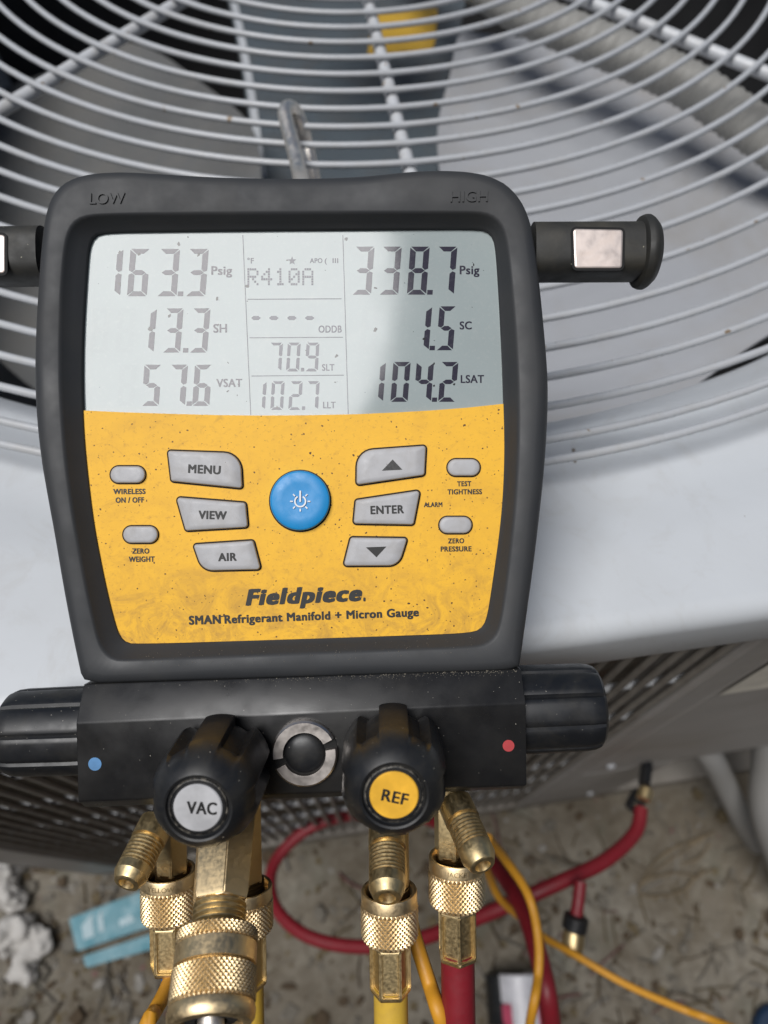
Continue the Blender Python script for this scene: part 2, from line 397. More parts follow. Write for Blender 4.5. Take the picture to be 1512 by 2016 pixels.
def text(name, body, p0, p1, cap, mat, parent, wz, bold=0.02, shear=0.0, fn=L, extrude=0.0):
    "p0, p1: photo pixels of the ends of the baseline; cap: capital height in pixels"
    me = glyphs(body, bold, extrude); lo, hi = caph(bold); k = cap / (hi - lo)
    xs = [v.co.x + shear * v.co.y for v in me.vertices]; x0, x1 = min(xs), max(xs)
    d = Vector((p1[0] - p0[0], p1[1] - p0[1])); ln = d.length; d.normalize(); up = Vector((d.y, -d.x))
    for v in me.vertices:
        tx = (v.co.x + shear * v.co.y - x0) / (x1 - x0) * ln; ty = (v.co.y - lo) * k
        q = Vector(p0) + d * tx + up * ty; v.co = fn(q.x, q.y, wz + v.co.z)
    me.materials.clear()
    return link(name, me, mat, parent, smooth=False)
def box_bm(b, c, s, m=None):
    r = bmesh.ops.create_cube(b, size=1.0)
    for v in r['verts']:
        v.co = Vector((v.co.x * s[0], v.co.y * s[1], v.co.z * s[2])) + Vector(c)
        if m: v.co = m @ v.co
    return r['verts']

# ------------------------------------------------------------------ ground
g = mesh('ground', [(-40, -40, 0), (40, -40, 0), (40, 40, 0), (-40, 40, 0)], [(0, 1, 2, 3)], 'ground', smooth=False); g['kind'] = 'structure'

# wall added out of view behind the camera, to keep sky light off the front
MT['shade_wall_stucco'] = dirty('shade_wall_stucco', (0.22, 0.18, 0.145), (0.14, 0.11, 0.085), 0.9, 0.6, 3, bmp=0.002, bscale=120)
hw = bmesh.new(); box_bm(hw, (0, -.95, 1.1), (12, .2, 2.2)); hw = bm_obj('shade_wall', hw, 'shade_wall_stucco')
tag(hw, 'unseen tan stuccoed wall added to shade the front of the condenser unit', 'wall')

# ------------------------------------------------------------------ condenser unit
unit = thing('condenser_unit', 'light grey air conditioner condenser with a round wire fan guard on top', 'air conditioner', U(0.07, 0.6, HG))
CA, CB = 0.0761, 0.6257                    # fan centre in unit coordinates
HGR = 0.262                                # depth of the guard wires
A0, A1, B0, B1 = -0.52, 0.68, -0.012, 1.24
def part(name, verts, faces, mat, parent=None, smooth=False, **k):
    o = mesh(name, verts, faces, mat, None, smooth, **k); return adopt(o, parent or unit)
def adopt(o, parent):
    o.parent = parent
    q = parent; off = Vector()
    while q is not None: off += q.location; q = q.parent
    o.data.transform(Matrix.Translation(-off)); return o
# top panel: pressed orifice, dished ring, flat deck, rolled front edge
def top_panel():
    NA = 288; V = []; Fc = []
    prof = [(0.508, HGR + .115), (0.509, HGR + .075), (0.513, HGR + .045), (0.520, HGR + .030), (0.530, HGR + .0235), (0.545, HGR + .021), (0.560, HGR + .020), (0.572, HGR + .019), (0.583, HGR + .0165), (0.596, HGR + .0125), (0.606, HGR + .0115)]
    for (r, H) in prof:
        for k in range(NA):
            th = 2 * PI * k / NA
            V.append(U(CA + r * math.cos(th), CB + r * math.sin(th), H))
    edge = []                                # square outline, offsets grow outwards
    def sq(th, inset):
        dx, dy = math.cos(th), math.sin(th); x0, x1, y0, y1 = A0 + inset - CA, A1 - inset - CA, B0 + inset - CB, B1 - inset - CB
        t = min([v for v in ((x1 / dx if dx > 1e-9 else 9), (x0 / dx if dx < -1e-9 else 9), (y1 / dy if dy > 1e-9 else 9), (y0 / dy if dy < -1e-9 else 9))])
        return t
    rows = [(.0105, .0113), (.0085, .0113), (.0052, .0122), (.0026, .0142), (.0008, .0170), (.0, .0205), (.0, .048), (.0012, .0535), (.006, .055), (.018, .055)]
    for (ins, dh) in rows:
        for k in range(NA):
            th = 2 * PI * k / NA; t = max(sq(th, ins), 0.6065 if ins >= .01 else 0)
            V.append(U(CA + t * math.cos(th), CB + t * math.sin(th), HGR + dh))
    n = len(prof) + len(rows)
    for i in range(n - 1):
        for k in range(NA):
            Fc.append((i * NA + k, i * NA + (k + 1) % NA, (i + 1) * NA + (k + 1) % NA, (i + 1) * NA + k))
    return sharp(part('top_panel', V, Fc, 'paint', smooth=True), 50)
top_panel()
# front louvre guard
def rod(name, a, b, r, mat, parent, seg=10):
    return adopt(tube(name, [a, b], r, mat, None, seg), parent)
bar0 = rod('louver_bar', U(0, -.002, .30), U(0, -.002, .99), .0023, 'louver', unit)
for k in range(40):
    a = -.2905 + .0140 * k
    if a > .206: break
    o = bar0 if k == 0 else bar0.copy()
    if k: COL.objects.link(o)
    o.location = E1 * (a + random.uniform(-.0004, .0004))
for H in (.425, .52, .615, .71, .80, .89):
    rod('cross_wire', U(-.30, .0015, H), U(.207, .0015, H), .0026, 'ring', unit)
part('coil', [U(-.30, .024, .29), U(.21, .024, .29), U(.21, .024, 1.0), U(-.30, .024, 1.0)], [(0, 1, 2, 3)], 'coil')
def sheet(name, a0, a1, H0, H1, b0, b1, mat='paint', bev=.003, parent=None):
    b = bmesh.new(); box_bm(b, ((a0 + a1) / 2, (b0 + b1) / 2, 0), (a1 - a0, b1 - b0, H1 - H0))
    bmesh.ops.bevel(b, geom=b.edges[:], offset=bev, segments=2, affect='EDGES', profile=.5)
    for v in b.verts: v.co = U(v.co.x, v.co.y, (H0 + H1) / 2 - v.co.z)
    return adopt(bm_obj(name, b, mat), parent or unit)
sheet('corner_post', -.345, -.300, .302, 1.02, -.006, .05, 'panel')
sheet('corner_post', .2075, .236, .302, 1.02, -.005, .05, 'panel')
pp = sheet('service_panel', .2365, .68, .302, .787, -.004, .02, 'panel')
sheet('service_panel', .2365, .341, .7885, 1.02, -.004, .02, 'panel')
cl = flat('data_label', [U(.2385, -.0062, .372), U(.36, -.0062, .372), U(.36, -.0062, .457), U(.2385, -.0062, .457)], 'cream', None); adopt(cl, pp)
part('valve_recess', [U(.341, .022, .787), U(.341, .16, .787), U(.68, .16, .787), U(.68, .16, 1.04), U(.341, .16, 1.04), U(.341, .022, 1.04)], [(1, 2, 3, 4), (0, 1, 4, 5)], 'inner')
sheet('base_pan', -.35, .68, 1.02, 1.06, -.004, 1.2, 'louver')
for (a, H) in ((.2525, .741), (.300, .99)):
    s = lathe('screw', [(0, .0045), (.002, .0045), (.0035, .003), (.004, .001)], 14, U(a, -.004, H), -E2, 'ring'); adopt(s, unit)
part('side_wall', [U(-.345, .05, .30), U(-.345, 1.2, .30), U(-.345, 1.2, 1.05), U(-.345, .05, 1.05)], [(0, 1, 2, 3)], 'paint')
part('side_wall', [U(.66, .02, .30), U(.66, 1.2, .30), U(.66, 1.2, 1.05), U(.66, .02, 1.05)], [(0, 1, 2, 3)], 'paint')
part('back_wall', [U(-.345, 1.2, .30), U(.66, 1.2, .30), U(.66, 1.2, 1.05), U(-.345, 1.2, 1.05)], [(0, 1, 2, 3)], 'paint')
# cavity below the fan
cv = [U(CA + .52 * math.cos(2 * PI * k / 64), CB + .52 * math.sin(2 * PI * k / 64), H) for H in (HGR + .10, .98) for k in range(64)]
part('inner_shroud', cv, [(k, (k + 1) % 64, 64 + (k + 1) % 64, 64 + k) for k in range(64)] + [tuple(range(64, 128))], 'inner', smooth=True)
# fan guard: rings over spokes
guard = bpy.data.objects.new('fan_guard', None); COL.objects.link(guard); guard.parent = unit
guard.location = U(CA, CB, HGR) - unit.location; guard.empty_display_size = .05
RR = {-2: .6936, -1: .7650, 0: .8345, 1: .9045, 2: .9760, 3: 1.0467, 4: 1.1176, 5: 1.1868, 6: 1.254, 7: 1.3236, 8: 1.3963, 9: 1.4654, 10: 1.5314, 11: 1.597, 12: 1.669, 13: 1.7462, 14: 1.8255, 15: 1.896, 16: 1.9622, 17: 2.0263, 18: 2.091, 19: 2.134}
for n in range(-9, 20):
    r = (RR.get(n) or (.8345 + .0703 * n)) * HGR
    pts = [U(CA + r * math.cos(2 * PI * k / 160), CB + r * math.sin(2 * PI * k / 160), HGR + (0.0 if n < 18 else .001)) for k in range(160)]
    adopt(tube('ring', pts, .00198, 'ring', None, 8, closed=True), guard)
hub = lathe('guard_plate', [(0, .06), (.002, .06), (.003, .057)], 48, U(CA, CB, HGR + .002), (0, 0, 1), 'paint'); adopt(hub, guard)
for ang in (-124, -80.6, -38, 7, 52, 97, 142, 187):
    t = math.radians(ang) - FA
    pts = []
    for r in (.03, .2, .4, .54, .556, .562):
        pts.append(U(CA + r * math.cos(t), CB + r * math.sin(t), HGR + .0062 + (0 if r < .55 else .004 if r < .56 else .012)))
    adopt(tube('spoke', pts, .0042, 'spoke', None, 14), guard)
# fan below
fan = bpy.data.objects.new('fan', None); COL.objects.link(fan); fan.parent = unit; fan.location = U(CA, CB, .36) - unit.location
def blade(pts, H, mat, name, thick=.003, dish=.02):
    "a pressed blade: outline through measured points, dished a little, real thickness"
    q = [P(x, y, h) for (x, y, h) in pts]; c = sum(q, Vector()) / len(q); q = spline(q, 5, True); n = len(q)
    rings = []; 
    for s in (1, .985, .85, .65, .4, .15):
        rings.append([c + (p - c) * s + Vector((0, 0, -dish * (1 - s * s) * .5)) for p in q])
    V = [v for r in rings for v in r]; V += [c + Vector((0, 0, -dish * .5))]; m = len(V)
    V += [v - Vector((0, 0, thick)) for v in V]; Fc = []
    for i in range(len(rings) - 1):
        for k in range(n):
            f = (i * n + k, i * n + (k + 1) % n, (i + 1) * n + (k + 1) % n, (i + 1) * n + k); Fc.append(f); Fc.append(tuple(m + j for j in f[::-1]))
    for k in range(n):
        i = len(rings) - 1; f = (i * n + k, i * n + (k + 1) % n, m - 1); Fc.append(f); Fc.append(tuple(m + j for j in f[::-1]))
        Fc.append((k, (k + 1) % n, m + (k + 1) % n, m + k))
    return adopt(sharp(mesh(name, V, Fc, mat), 60), fan)
blade([(905, 68, .385), (885, 150, .385), (863, 240, .384), (866, 340, .382), (900, 520, .375), (1000, 800, .355), (1120, 845, .345), (1300, 800, .340), (1465, 690, .338), (1610, 590, .340), (1720, 450, .345), (1640, 330, .352), (1510, 238, .356), (1430, 192, .360), (1337, 149, .364), (1172, 99, .370), (1098, 84, .374), (1023, 74, .378), (950, 66, .382)], 0, 'blade', 'fan_blade')
blade([(-250, 300, .62), (-120, 560, .57), (20, 728, .50), (180, 800, .44), (420, 700, .385), (500, 520, .372), (515, 360, .372), (492, 245, .385), (400, 165, .42), (300, 98, .45), (215, 85, .47), (110, 135, .51), (-80, 210, .58)], 0, 'bladeshade', 'shaded_blade')  # left fan blade, in the darker shaded material
ms = [(425, -160), (440, -40), (462, 60), (478, 150), (492, 245), (505, 350), (520, 520), (860, 520), (862, 340), (868, 225), (885, 140), (905, 60), (925, -40), (940, -160)]
q = [P(x, y, .43) for x, y in ms]; n = len(q)
mm = part('motor_mount', q + [v - Vector((0, 0, .004)) for v in q], [tuple(range(n)), tuple(range(n, 2 * n))] + [(k, (k + 1) % n, n + (k + 1) % n, n + k) for k in range(n)], 'strap')
lb = rounded([(737, 18, 4), (862, 16, 6), (855, 96, 14), (723, 108, 4)], 4)
o = flat('warning_label', [P(x, y, .4285) for x, y in lb], 'label', None); adopt(o, mm)
lt = [(428, -160), (444, -40), (466, 60), (482, 150), (496, 245), (509, 350), (524, 350), (511, 245), (497, 150), (480, 60), (458, -40), (443, -160)]
q = [P(x, y, .428) for x, y in lt]; n = len(q)
o = mesh('edge_flange', q + [v - Vector((0, 0, .002)) for v in q], [tuple(range(n))] + [(k, (k + 1) % n, n + (k + 1) % n, n + k) for k in range(n)], 'paint', None, False); adopt(o, mm)
cp = spline([P(760, -160, .37), P(880, -70, .345), P(1020, 20, .325), (P(1200, 95, .315)), P(1360, 170, .312), P(1512, 275, .315), P(1640, 370, .33)], 40)
adopt(tube('conduit', cp, .016, 'conduit', None, 16, rfun=lambda i: .0158 + .0006 * math.cos(i * 1.55)), unit)

# line-set pipes going down under the service panel
def pipe(label, pts, r, mat='insul'):
    o = thing('line_pipe', label, 'pipe', Vector((pts[-1].x, pts[-1].y, 0)), 'pipes under the service panel')
    s = tube('sleeve', spline(pts, 8), r, mat, None, 16); adopt(s, o); return o
pipe('narrow pale pipe curving out from under the service panel', [P(1340, 1420, .80), P(1392, 1480, .84), P(1425, 1540, .92), P(1462, 1615, 1.02), P(1490, 1660, 1.085)], .0145)
pipe('wide pale pipe running down along the right edge beside the curved one', [P(1545, 1400, .78), P(1536, 1500, .84), P(1530, 1600, .90), P(1560, 1700, .98), P(1590, 1780, 1.08)], .030)

# ------------------------------------------------------------------ the manifold gauge
gq = RW.to_quaternion()
GO = CAM + RW @ Vector((OX, OY, -DG))
G = thing('manifold_gauge', 'black and yellow digital manifold gauge with a lit grey display and brass ports', 'gauge', GO, rot=gq)
def g2w(v): return GO + RW @ Vector(v)
# rubber body
OUT = [(165, 1346), (157, 1310), (143, 1245), (125, 1150), (110, 1060), (96, 985), (82, 905), (73, 820), (70, 740), (72, 650), (77, 570), (82, 500), (88, 445), (95, 412), (106, 385), (126, 363), (155, 349), (195, 342), (250, 340), (330, 345), (420, 350), (500, 352), (600, 353), (680, 351), (750, 346), (800, 340), (860, 337), (920, 339), (965, 348), (1000, 366), (1025, 394), (1042, 430), (1052, 480), (1062, 560), (1070, 640), (1077, 720), (1079, 780), (1076, 860), (1069, 950), (1058, 1050), (1045, 1150), (1031, 1250), (1024, 1300), (1021, 1318), (900, 1324), (600, 1333), (300, 1341)]
RIM = [(244, 1301), (222, 1299), (205, 1285), (193, 1262), (178, 1200), (160, 1110), (144, 1020), (130, 920), (122, 830), (118, 740), (118, 650), (121, 560), (127, 490), (134, 458), (146, 438), (165, 427), (195, 423), (300, 421), (560, 419), (800, 418), (930, 418), (960, 421), (982, 433), (995, 455), (1002, 500), (1010, 580), (1018, 680), (1022, 780), (1022, 870), (1018, 960), (1010, 1050), (998, 1150), (988, 1215), (980, 1248), (965, 1266), (940, 1274), (800, 1280), (500, 1292)]
PAN = [(265, 1268), (246, 1264), (235, 1250), (228, 1230), (215, 1180), (200, 1110), (185, 1030), (174, 940), (167, 870), (163, 790), (162, 720), (164, 640), (168, 570), (172, 510), (175, 485), (182, 467), (197, 457), (300, 455), (500, 453), (700, 451.5), (850, 450.5), (940, 450), (960, 455), (971, 467), (976, 490), (982, 580), (987, 680), (991, 790), (993, 870), (992, 930), (989, 990), (983, 1050), (974, 1115), (963, 1190), (957, 1220), (948, 1237), (928, 1246), (800, 1251), (500, 1261)]
CEN = (580, 860); NB = 300
def outl(pts, it=2): return polar(smooth_closed(pts, it), NB, CEN)
o_, r_, p_ = outl(OUT, 1), outl(RIM, 2), outl(PAN, 2)
def lerp(a, b, t): return [(p[0] + (q[0] - p[0]) * t, p[1] + (q[1] - p[1]) * t) for p, q in zip(a, b)]
def toward(a, d):
    out = []
    for p in a:
        v = Vector((CEN[0] - p[0], CEN[1] - p[1])); v.normalize(); out.append((p[0] + v.x * d, p[1] + v.y * d))
    return out
def lift(pts, wz, ref=None):
    "photo outline seen at height ref, placed at height wz with the same x, y"
    res = []
    for p in pts:
        v = L(p[0], p[1], ref if ref is not None else wz); res.append(Vector((v.x, v.y, wz)))
    return res
loops = [lift(toward(o_, 14), -.026, .003), lift(toward(o_, 3), -.024, .003), lift(toward(o_, .5), -.020, .003), lift(o_, -.004, .003), lift(o_, .003), lift(toward(o_, 3), .0043, .003), lift(toward(o_, 9), .0053, .003), lift(toward(o_, 18), .0059, .003), lift(toward(o_, 26), .0061, .003)]
loops += [lift(toward(r_, -5), .0060, .0058), lift(r_, .0057), lift(toward(r_, 5), .0050, .0050)]
loops += [lift(lerp(r_, p_, .55), .0024), lift(toward(p_, -4), .0008), lift(toward(p_, -.5), .0004), lift(toward(p_, 0), -.0035, .0)]
stack('body', loops, 'rubber', G, True, False, 50)
# raised words moulded into the rubber
text('raised_word', 'LOW', (176, 401), (246, 400), 21, 'rubber', G, .00585, 0.0, .05, extrude=.0007)
text('raised_word', 'HIGH', (887, 397), (961, 396), 21, 'rubber', G, .00585, 0.0, .05, extrude=.0007)
# faceplate and display
BND = [(163.5, 808), (240, 811.5), (330, 814.5), (420, 817), (500, 818), (600, 817.6), (700, 815.5), (780, 812), (850, 808), (920, 802.5), (991, 795)]
low = BND + [p for p in smooth_closed(PAN, 2)[::-1] if p[1] > 806 or (p[0] > 900 and p[1] > 798)]
def split_outline():
    sm = smooth_closed(PAN, 2)
    # the outline runs bottom-left -> up the left side -> top -> down the right side -> bottom
    up = [p for p in sm if p[1] < 794]; dn = [p for p in sm if p[1] > 809]
    i = max(range(len(up)), key=lambda k: (Vector(up[k]) - Vector(up[k - 1])).length); up = up[i:] + up[:i]
    i = max(range(len(dn)), key=lambda k: (Vector(dn[k]) - Vector(dn[k - 1])).length); dn = dn[i:] + dn[:i]
    return up, dn
up_, dn_ = split_outline()
if up_[0][0] > up_[-1][0]: up_ = up_[::-1]
if dn_[0][0] < dn_[-1][0]: dn_ = dn_[::-1]
flow = [(p[0], p[1]) for p in BND] + dn_
plate = stack('faceplate', [lift(flow, -.0012, 0.0), lift(flow, 0.0)], 'face', G, False, True, 30)
top = up_ + [(p[0], p[1]) for p in BND[::-1]]
lcd = flat('display', lift(top, -.0009, 0.0), 'lcd', G)
# seven-segment figures
def seg_polys(xl, yt, xr, yb, sh, th):
    "figure inside the box; sh = lean over the height; returns dict of polygons in photo pixels"
    H = yb - yt; Wd = (xr - xl) - sh; gp = 1.1; t = th; hy = H / 2
    def q(x, y): return (xl + x + sh * (1 - y / H), yt + y)
    S = {}
    S['a'] = [(gp * 1.5, 0), (Wd - gp * 1.5, 0), (Wd - t - gp * .3, t * .82), (t + gp * .3, t * .82)]
    S['d'] = [(t + gp * .3, H - t * .82), (Wd - t - gp * .3, H - t * .82), (Wd - gp * 1.5, H), (gp * 1.5, H)]
    S['g'] = [(t * .55, hy), (t * 1.15, hy - t * .42), (Wd - t * 1.15, hy - t * .42), (Wd - t * .55, hy), (Wd - t * 1.15, hy + t * .42), (t * 1.15, hy + t * .42)]
    S['f'] = [(0, gp * 1.8), (t, t * .82 + gp * 1.2), (t, hy - t * .5 - gp * .2), (t * .55, hy - gp * 1.2), (0, hy - t * .35)]
    S['e'] = [(0, hy + t * .35), (t * .55, hy + gp * 1.2), (t, hy + t * .5 + gp * .2), (t, H - t * .82 - gp * 1.2), (0, H - gp * 1.8)]
    S['b'] = [(Wd, gp * 1.8), (Wd, hy - t * .35), (Wd - t * .55, hy - gp * 1.2), (Wd - t, hy - t * .5 - gp * .2), (Wd - t, t * .82 + gp * 1.2)]
    S['c'] = [(Wd, hy + t * .35), (Wd, H - gp * 1.8), (Wd - t, H - t * .82 - gp * 1.2), (Wd - t, hy + t * .5 + gp * .2), (Wd - t * .55, hy + gp * 1.2)]
    return {k: [q(*p) for p in v] for k, v in S.items()}
DIG = {'0': 'abcdef', '1': 'bc', '2': 'abged', '3': 'abgcd', '4': 'fgbc', '5': 'afgcd', '6': 'afgedc', '7': 'abc', '8': 'abcdefg', '9': 'abcdfg'}
def reading(figs, yt, yb, w, sh, th, mat, ghosts=()):
    "figs: (figure, x of its right edge)"
    V, Fc = [], []
    for ch, xr in figs:
        if ch == '.':
            ps = [[(xr - th * .5, yb - max(th * .8, 7)), (xr + th * .45, yb - max(th * .8, 7)), (xr + th * .4, yb), (xr - th * .55, yb)]]
        elif ch == '-':
            ym = (yt + yb) / 2; ps = [[(xr - w, ym), (xr - w * .75, ym - th * .5), (xr - w * .25, ym - th * .5), (xr, ym), (xr - w * .25, ym + th * .5), (xr - w * .75, ym + th * .5)]]
        else:
            d = seg_polys(xr - w, yt, xr, yb, sh, th); ps = [d[s] for s in DIG[ch]]
        for p in ps:
            i = len(V); V += [L(x, y, -.00084) for x, y in p]; Fc.append(tuple(range(i, i + len(p))))
    if V: mesh('reading', V, Fc, mat, lcd, False, False)
    V, Fc = [], []
    for xr in ghosts:
        for p in seg_polys(xr - w, yt, xr, yb, sh, th).values():
            i = len(V); V += [L(x, y, -.00087) for x, y in p]; Fc.append(tuple(range(i, i + len(p))))
    if V: mesh('unlit_figure', V, Fc, 'ghost', lcd, False, False)
reading([('1', 243), ('6', 296), ('3', 354.5), ('.', 356), ('3', 411)], 490, 583, 46, 7, 11.5, 'seg')
reading([('1', 309), ('3', 361.5), ('.', 366), ('3', 414.5)], 607, 694, 42, 7, 11, 'seg', (268, 218))
reading([('5', 318.5), ('7', 370), ('.', 373), ('6', 418)], 718, 799, 40, 6, 11, 'seg', (270,))
reading([('3', 737.5), ('3', 791), ('8', 846), ('.', 847), ('7', 900.5)], 485.5, 580, 45, 7, 11.5, 'seg')
reading([('1', 851), ('.', 851.5), ('5', 898.5)], 603, 689.5, 40, 7, 11, 'seg', (800, 748))
reading([('1', 760), ('0', 808.5), ('4', 854.5), ('.', 856), ('2', 902.5)], 712.5, 791, 40, 6, 10.5, 'seg')
reading([('7', 557), ('0', 592), ('.', 596), ('9', 629)], 674.5, 731, 29, 3.5, 6.5, 'segmid')
reading([('1', 525), ('0', 560.5), ('2', 596), ('.', 598), ('7', 629.5)], 750.5, 807, 28.5, 3.5, 6.5, 'segmid')
reading([('-', 513.5), ('-', 548.5), ('-', 584), ('-', 619)], 617, 635, 19, 0, 8, 'segmid')
# dot-matrix name
DM = {'R': '11110 10001 10001 11110 10100 10010 10001', '4': '00010 00110 01010 10010 11111 00010 00010', '1': '00100 01100 00100 00100 00100 00100 01110', '0': '01110 10001 10011 10101 11001 10001 01110', 'A': '01110 10001 10001 11111 10001 10001 10001'}
V, Fc = [], []
for i, ch in enumerate('R410A'):
    for r, row in enumerate(DM[ch].split()):
        for c, bit in enumerate(row):
            if bit == '1':
                x = 487 + i * 27 + c * 4.5; y = 528 + r * 4.9; k = len(V)
                V += [L(x, y, -.00084), L(x + 3.9, y, -.00084), L(x + 3.9, y + 4.2, -.00084), L(x, y + 4.2, -.00084)]; Fc.append((k, k + 1, k + 2, k + 3))
mesh('reading', V, Fc, 'segmid', lcd, False, False)
def lcdtext(s, x0, x1, y, cap, mat='segmid', b=.028): text('display_text', s, (x0, y), (x1, y - .2), cap, mat, lcd, -.00084, b)
lcdtext('Psig', 416, 457, 541, 17, 'seg'); lcdtext('SH', 420, 447, 655, 17, 'seg'); lcdtext('VSAT', 426, 477, 762, 16, 'seg')
lcdtext('Psig', 905, 944, 540, 17, 'seg'); lcdtext('SC', 905, 929, 648.5, 15.5, 'seg'); lcdtext('LSAT', 907, 953, 754, 15.5, 'seg')
lcdtext('ODDB', 627, 673, 655, 14); lcdtext('SLT', 634, 658.5, 730, 13); lcdtext('LLT', 636, 661, 804, 13); lcdtext('\u00b0F', 487, 500, 519, 11)
lcdtext('APO', 610, 635, 518, 9.5); lcdtext('(  III', 639, 666, 518, 9.5)
st = []
for k in range(10):
    rr = 9 if k % 2 == 0 else 3.8; an = -PI / 2 + k * PI / 5; st.append((575 + rr * math.cos(an), 513.5 + rr * math.sin(an)))
flat('display_star', [L(x, y, -.00084) for x, y in st], 'segmid', lcd)
def line(x0, y0, x1, y1, wd=1.6):
    d = Vector((x1 - x0, y1 - y0)).normalized(); nn = Vector((-d.y, d.x)) * wd / 2
    flat('divider_line', [L(x0 + nn.x, y0 + nn.y, -.00083), L(x1 + nn.x, y1 + nn.y, -.00083), L(x1 - nn.x, y1 - nn.y, -.00083), L(x0 - nn.x, y0 - nn.y, -.00083)], 'segmid', lcd)
line(478, 463, 493.7, 817); line(675, 463, 685.5, 815)
line(487.5, 589.2, 672.4, 588.2); line(491, 665, 675, 664); line(495, 740.3, 677, 738.6)
# buttons
def button(name, corners, mat, h=.0019, well=3.2, dome=.5, label=None):
    pts = rounded(corners); cen = [(sum(p[0] for p in pts) / len(pts), sum(p[1] for p in pts) / len(pts))] * len(pts)
    grow = lambda d: shrink(pts, -d)
    b = stack(name, [lift(pts, -.0005, 0), lift(pts, h * .62, 0.0008), lift(shrink(pts, 1.2), h * .88, .001), lift(shrink(pts, 2.6), h, .0012), lift(lerp(pts, cen, .35), h * 1.03, .0012), lift(lerp(pts, cen, .97), h * 1.03, .0012)], mat, G, False, True, 60)
    if label: b['label'] = label
    flat('button_gap', lift(grow(well), .00012, .0001), 'well', b)
    return b
def btext(b, s, p0, p1, cap, bold=.04): text('button_text', s, p0, p1, cap, 'print', b, .0021, bold)
b = button('menu_button', [(331, 887.5, 5), (474, 892.5, 36), (477.5, 961.5, 5), (338, 947.5, 6)], 'button'); btext(b, 'MENU', (370, 931), (434, 934), 17)
b = button('view_button', [(347.7, 979, 6), (484, 990, 6), (488.5, 1038, 6), (366.5, 1045, 6)], 'button'); btext(b, 'VIEW', (390.5, 1021.5), (446, 1023), 16.5)
b = button('air_button', [(381, 1072, 5), (499, 1064, 6), (514, 1121, 6), (399, 1123.5, 30)], 'button'); btext(b, 'AIR', (429.5, 1105), (466, 1104), 16)
b = button('up_button', [(703, 887.5, 34), (838.5, 877.5, 6), (835.5, 935.5, 6), (702, 955, 6)], 'button')
flat('arrow_symbol', [L(752, 926.5, .0021), L(792, 924.5, .0021), L(773, 904.5, .0021)], 'greyprint', b)
b = button('enter_button', [(700.5, 984.5, 5), (827, 965.5, 6), (814, 1033, 6), (696, 1031, 6)], 'button'); btext(b, 'ENTER', (729.5, 1012.5), (795.5, 1010.5), 16.5)
b = button('down_button', [(690.6, 1058, 6), (802, 1059.6, 5), (785, 1113.5, 28), (676.5, 1114, 6)], 'button')
flat('arrow_symbol', [L(720.5, 1077.5, .0021), L(741, 1097, .0021), L(760.5, 1076, .0021)], 'print', b)
for (nm, x0, x1, y0, y1) in (('wireless_button', 218, 286, 918, 951), ('zero_weight_button', 243, 311, 1036, 1069), ('test_button', 881, 944.5, 904, 937), ('zero_pressure_button', 865, 928.5, 1017.5, 1050)):
    r = (y1 - y0) / 2 - .1; button(nm, [(x0, y0, r), (x1, y0, r), (x1, y1, r), (x0, y1, r)], 'button', .0015, 2.6)
pb = [(591 + 59 * math.cos(2 * PI * k / 56), 985.5 + 59 * math.sin(2 * PI * k / 56)) for k in range(56)]
def circ(x, y, r, n=48): return [(x + r * math.cos(2 * PI * k / n), y + r * math.sin(2 * PI * k / n)) for k in range(n)]
pw = stack('power_button', [lift(circ(591, 985.5, 59), -.0005, 0), lift(circ(591, 985.5, 59), .0017, .001), lift(circ(591, 985.5, 57.6), .0024, .0015), lift(circ(591, 985.5, 55), .0027, .002), lift(circ(591, 985.5, 35), .0025, .002), lift(circ(591, 985.5, 12), .0023, .002)], 'blue', G, False, True, 60)
flat('button_gap', lift(circ(591, 986.2, 61.6), .00012, .0001), 'well', pw)
def bar2(b, x0, y0, x1, y1, wd):
    d = Vector((x1 - x0, y1 - y0)).normalized(); nn = Vector((-d.y, d.x)) * wd / 2
    vs = [b.verts.new(L(x0 + nn.x * s + d.x * 0, y0 + nn.y * s, .00285)) for s in (1, -1)] + [b.verts.new(L(x1 + nn.x * s, y1 + nn.y * s, .00285)) for s in (-1, 1)]
    b.faces.new(vs)
sb = bmesh.new(); px0, py0 = 591, 987
for k in range(24):
    a0 = -PI / 2 + .5 + (2 * PI - 1.0) * k / 24; a1 = -PI / 2 + .5 + (2 * PI - 1.0) * (k + 1) / 24
    sb.faces.new([sb.verts.new(L(px0 + r * math.cos(a), py0 + r * math.sin(a), .00285)) for r, a in ((9, a0), (12, a0), (12, a1), (9, a1))])
bar2(sb, 591, 966, 591, 988, 3.4)
for an in (0, 45, 90, 135, 180, 225, 315):
    c, s = math.cos(math.radians(an)), math.sin(math.radians(an)); bar2(sb, px0 + 14.5 * c, py0 + 14.5 * s, px0 + 20 * c, py0 + 20 * s, 2.6)
bm_obj('power_symbol', sb, 'whiteprint', pw)
def ptext(s, x0, x1, y0, y1, cap, bold=.042, sh=0.0): text('printed_text', s, (x0, y0), (x1, y1), cap, 'print', plate, .00012, bold, sh)
ptext('WIRELESS', 223, 286.5, 973, 972.5, 10.5); ptext('ON / OFF', 227.5, 283.5, 990, 989.5, 10.8)
ptext('ZERO', 260, 294, 1090, 1090, 10.5); ptext('WEIGHT', 253.5, 304.5, 1106.5, 1106, 10.8)
ptext('TEST', 900, 928, 957.5, 957, 10); ptext('TIGHTNESS', 881, 949, 973.5, 973, 10.2)
ptext('ALARM', 834.5, 871, 998.5, 998, 9.5)
ptext('ZERO', 882, 914, 1070, 1069.5, 10); ptext('PRESSURE', 867.5, 928.5, 1086, 1085.5, 10.2)
ptext('Fieldpiece', 483, 714, 1193, 1183.5, 33, .062, .22); ptext('.', 715, 720, 1184, 1184, 33, .05)
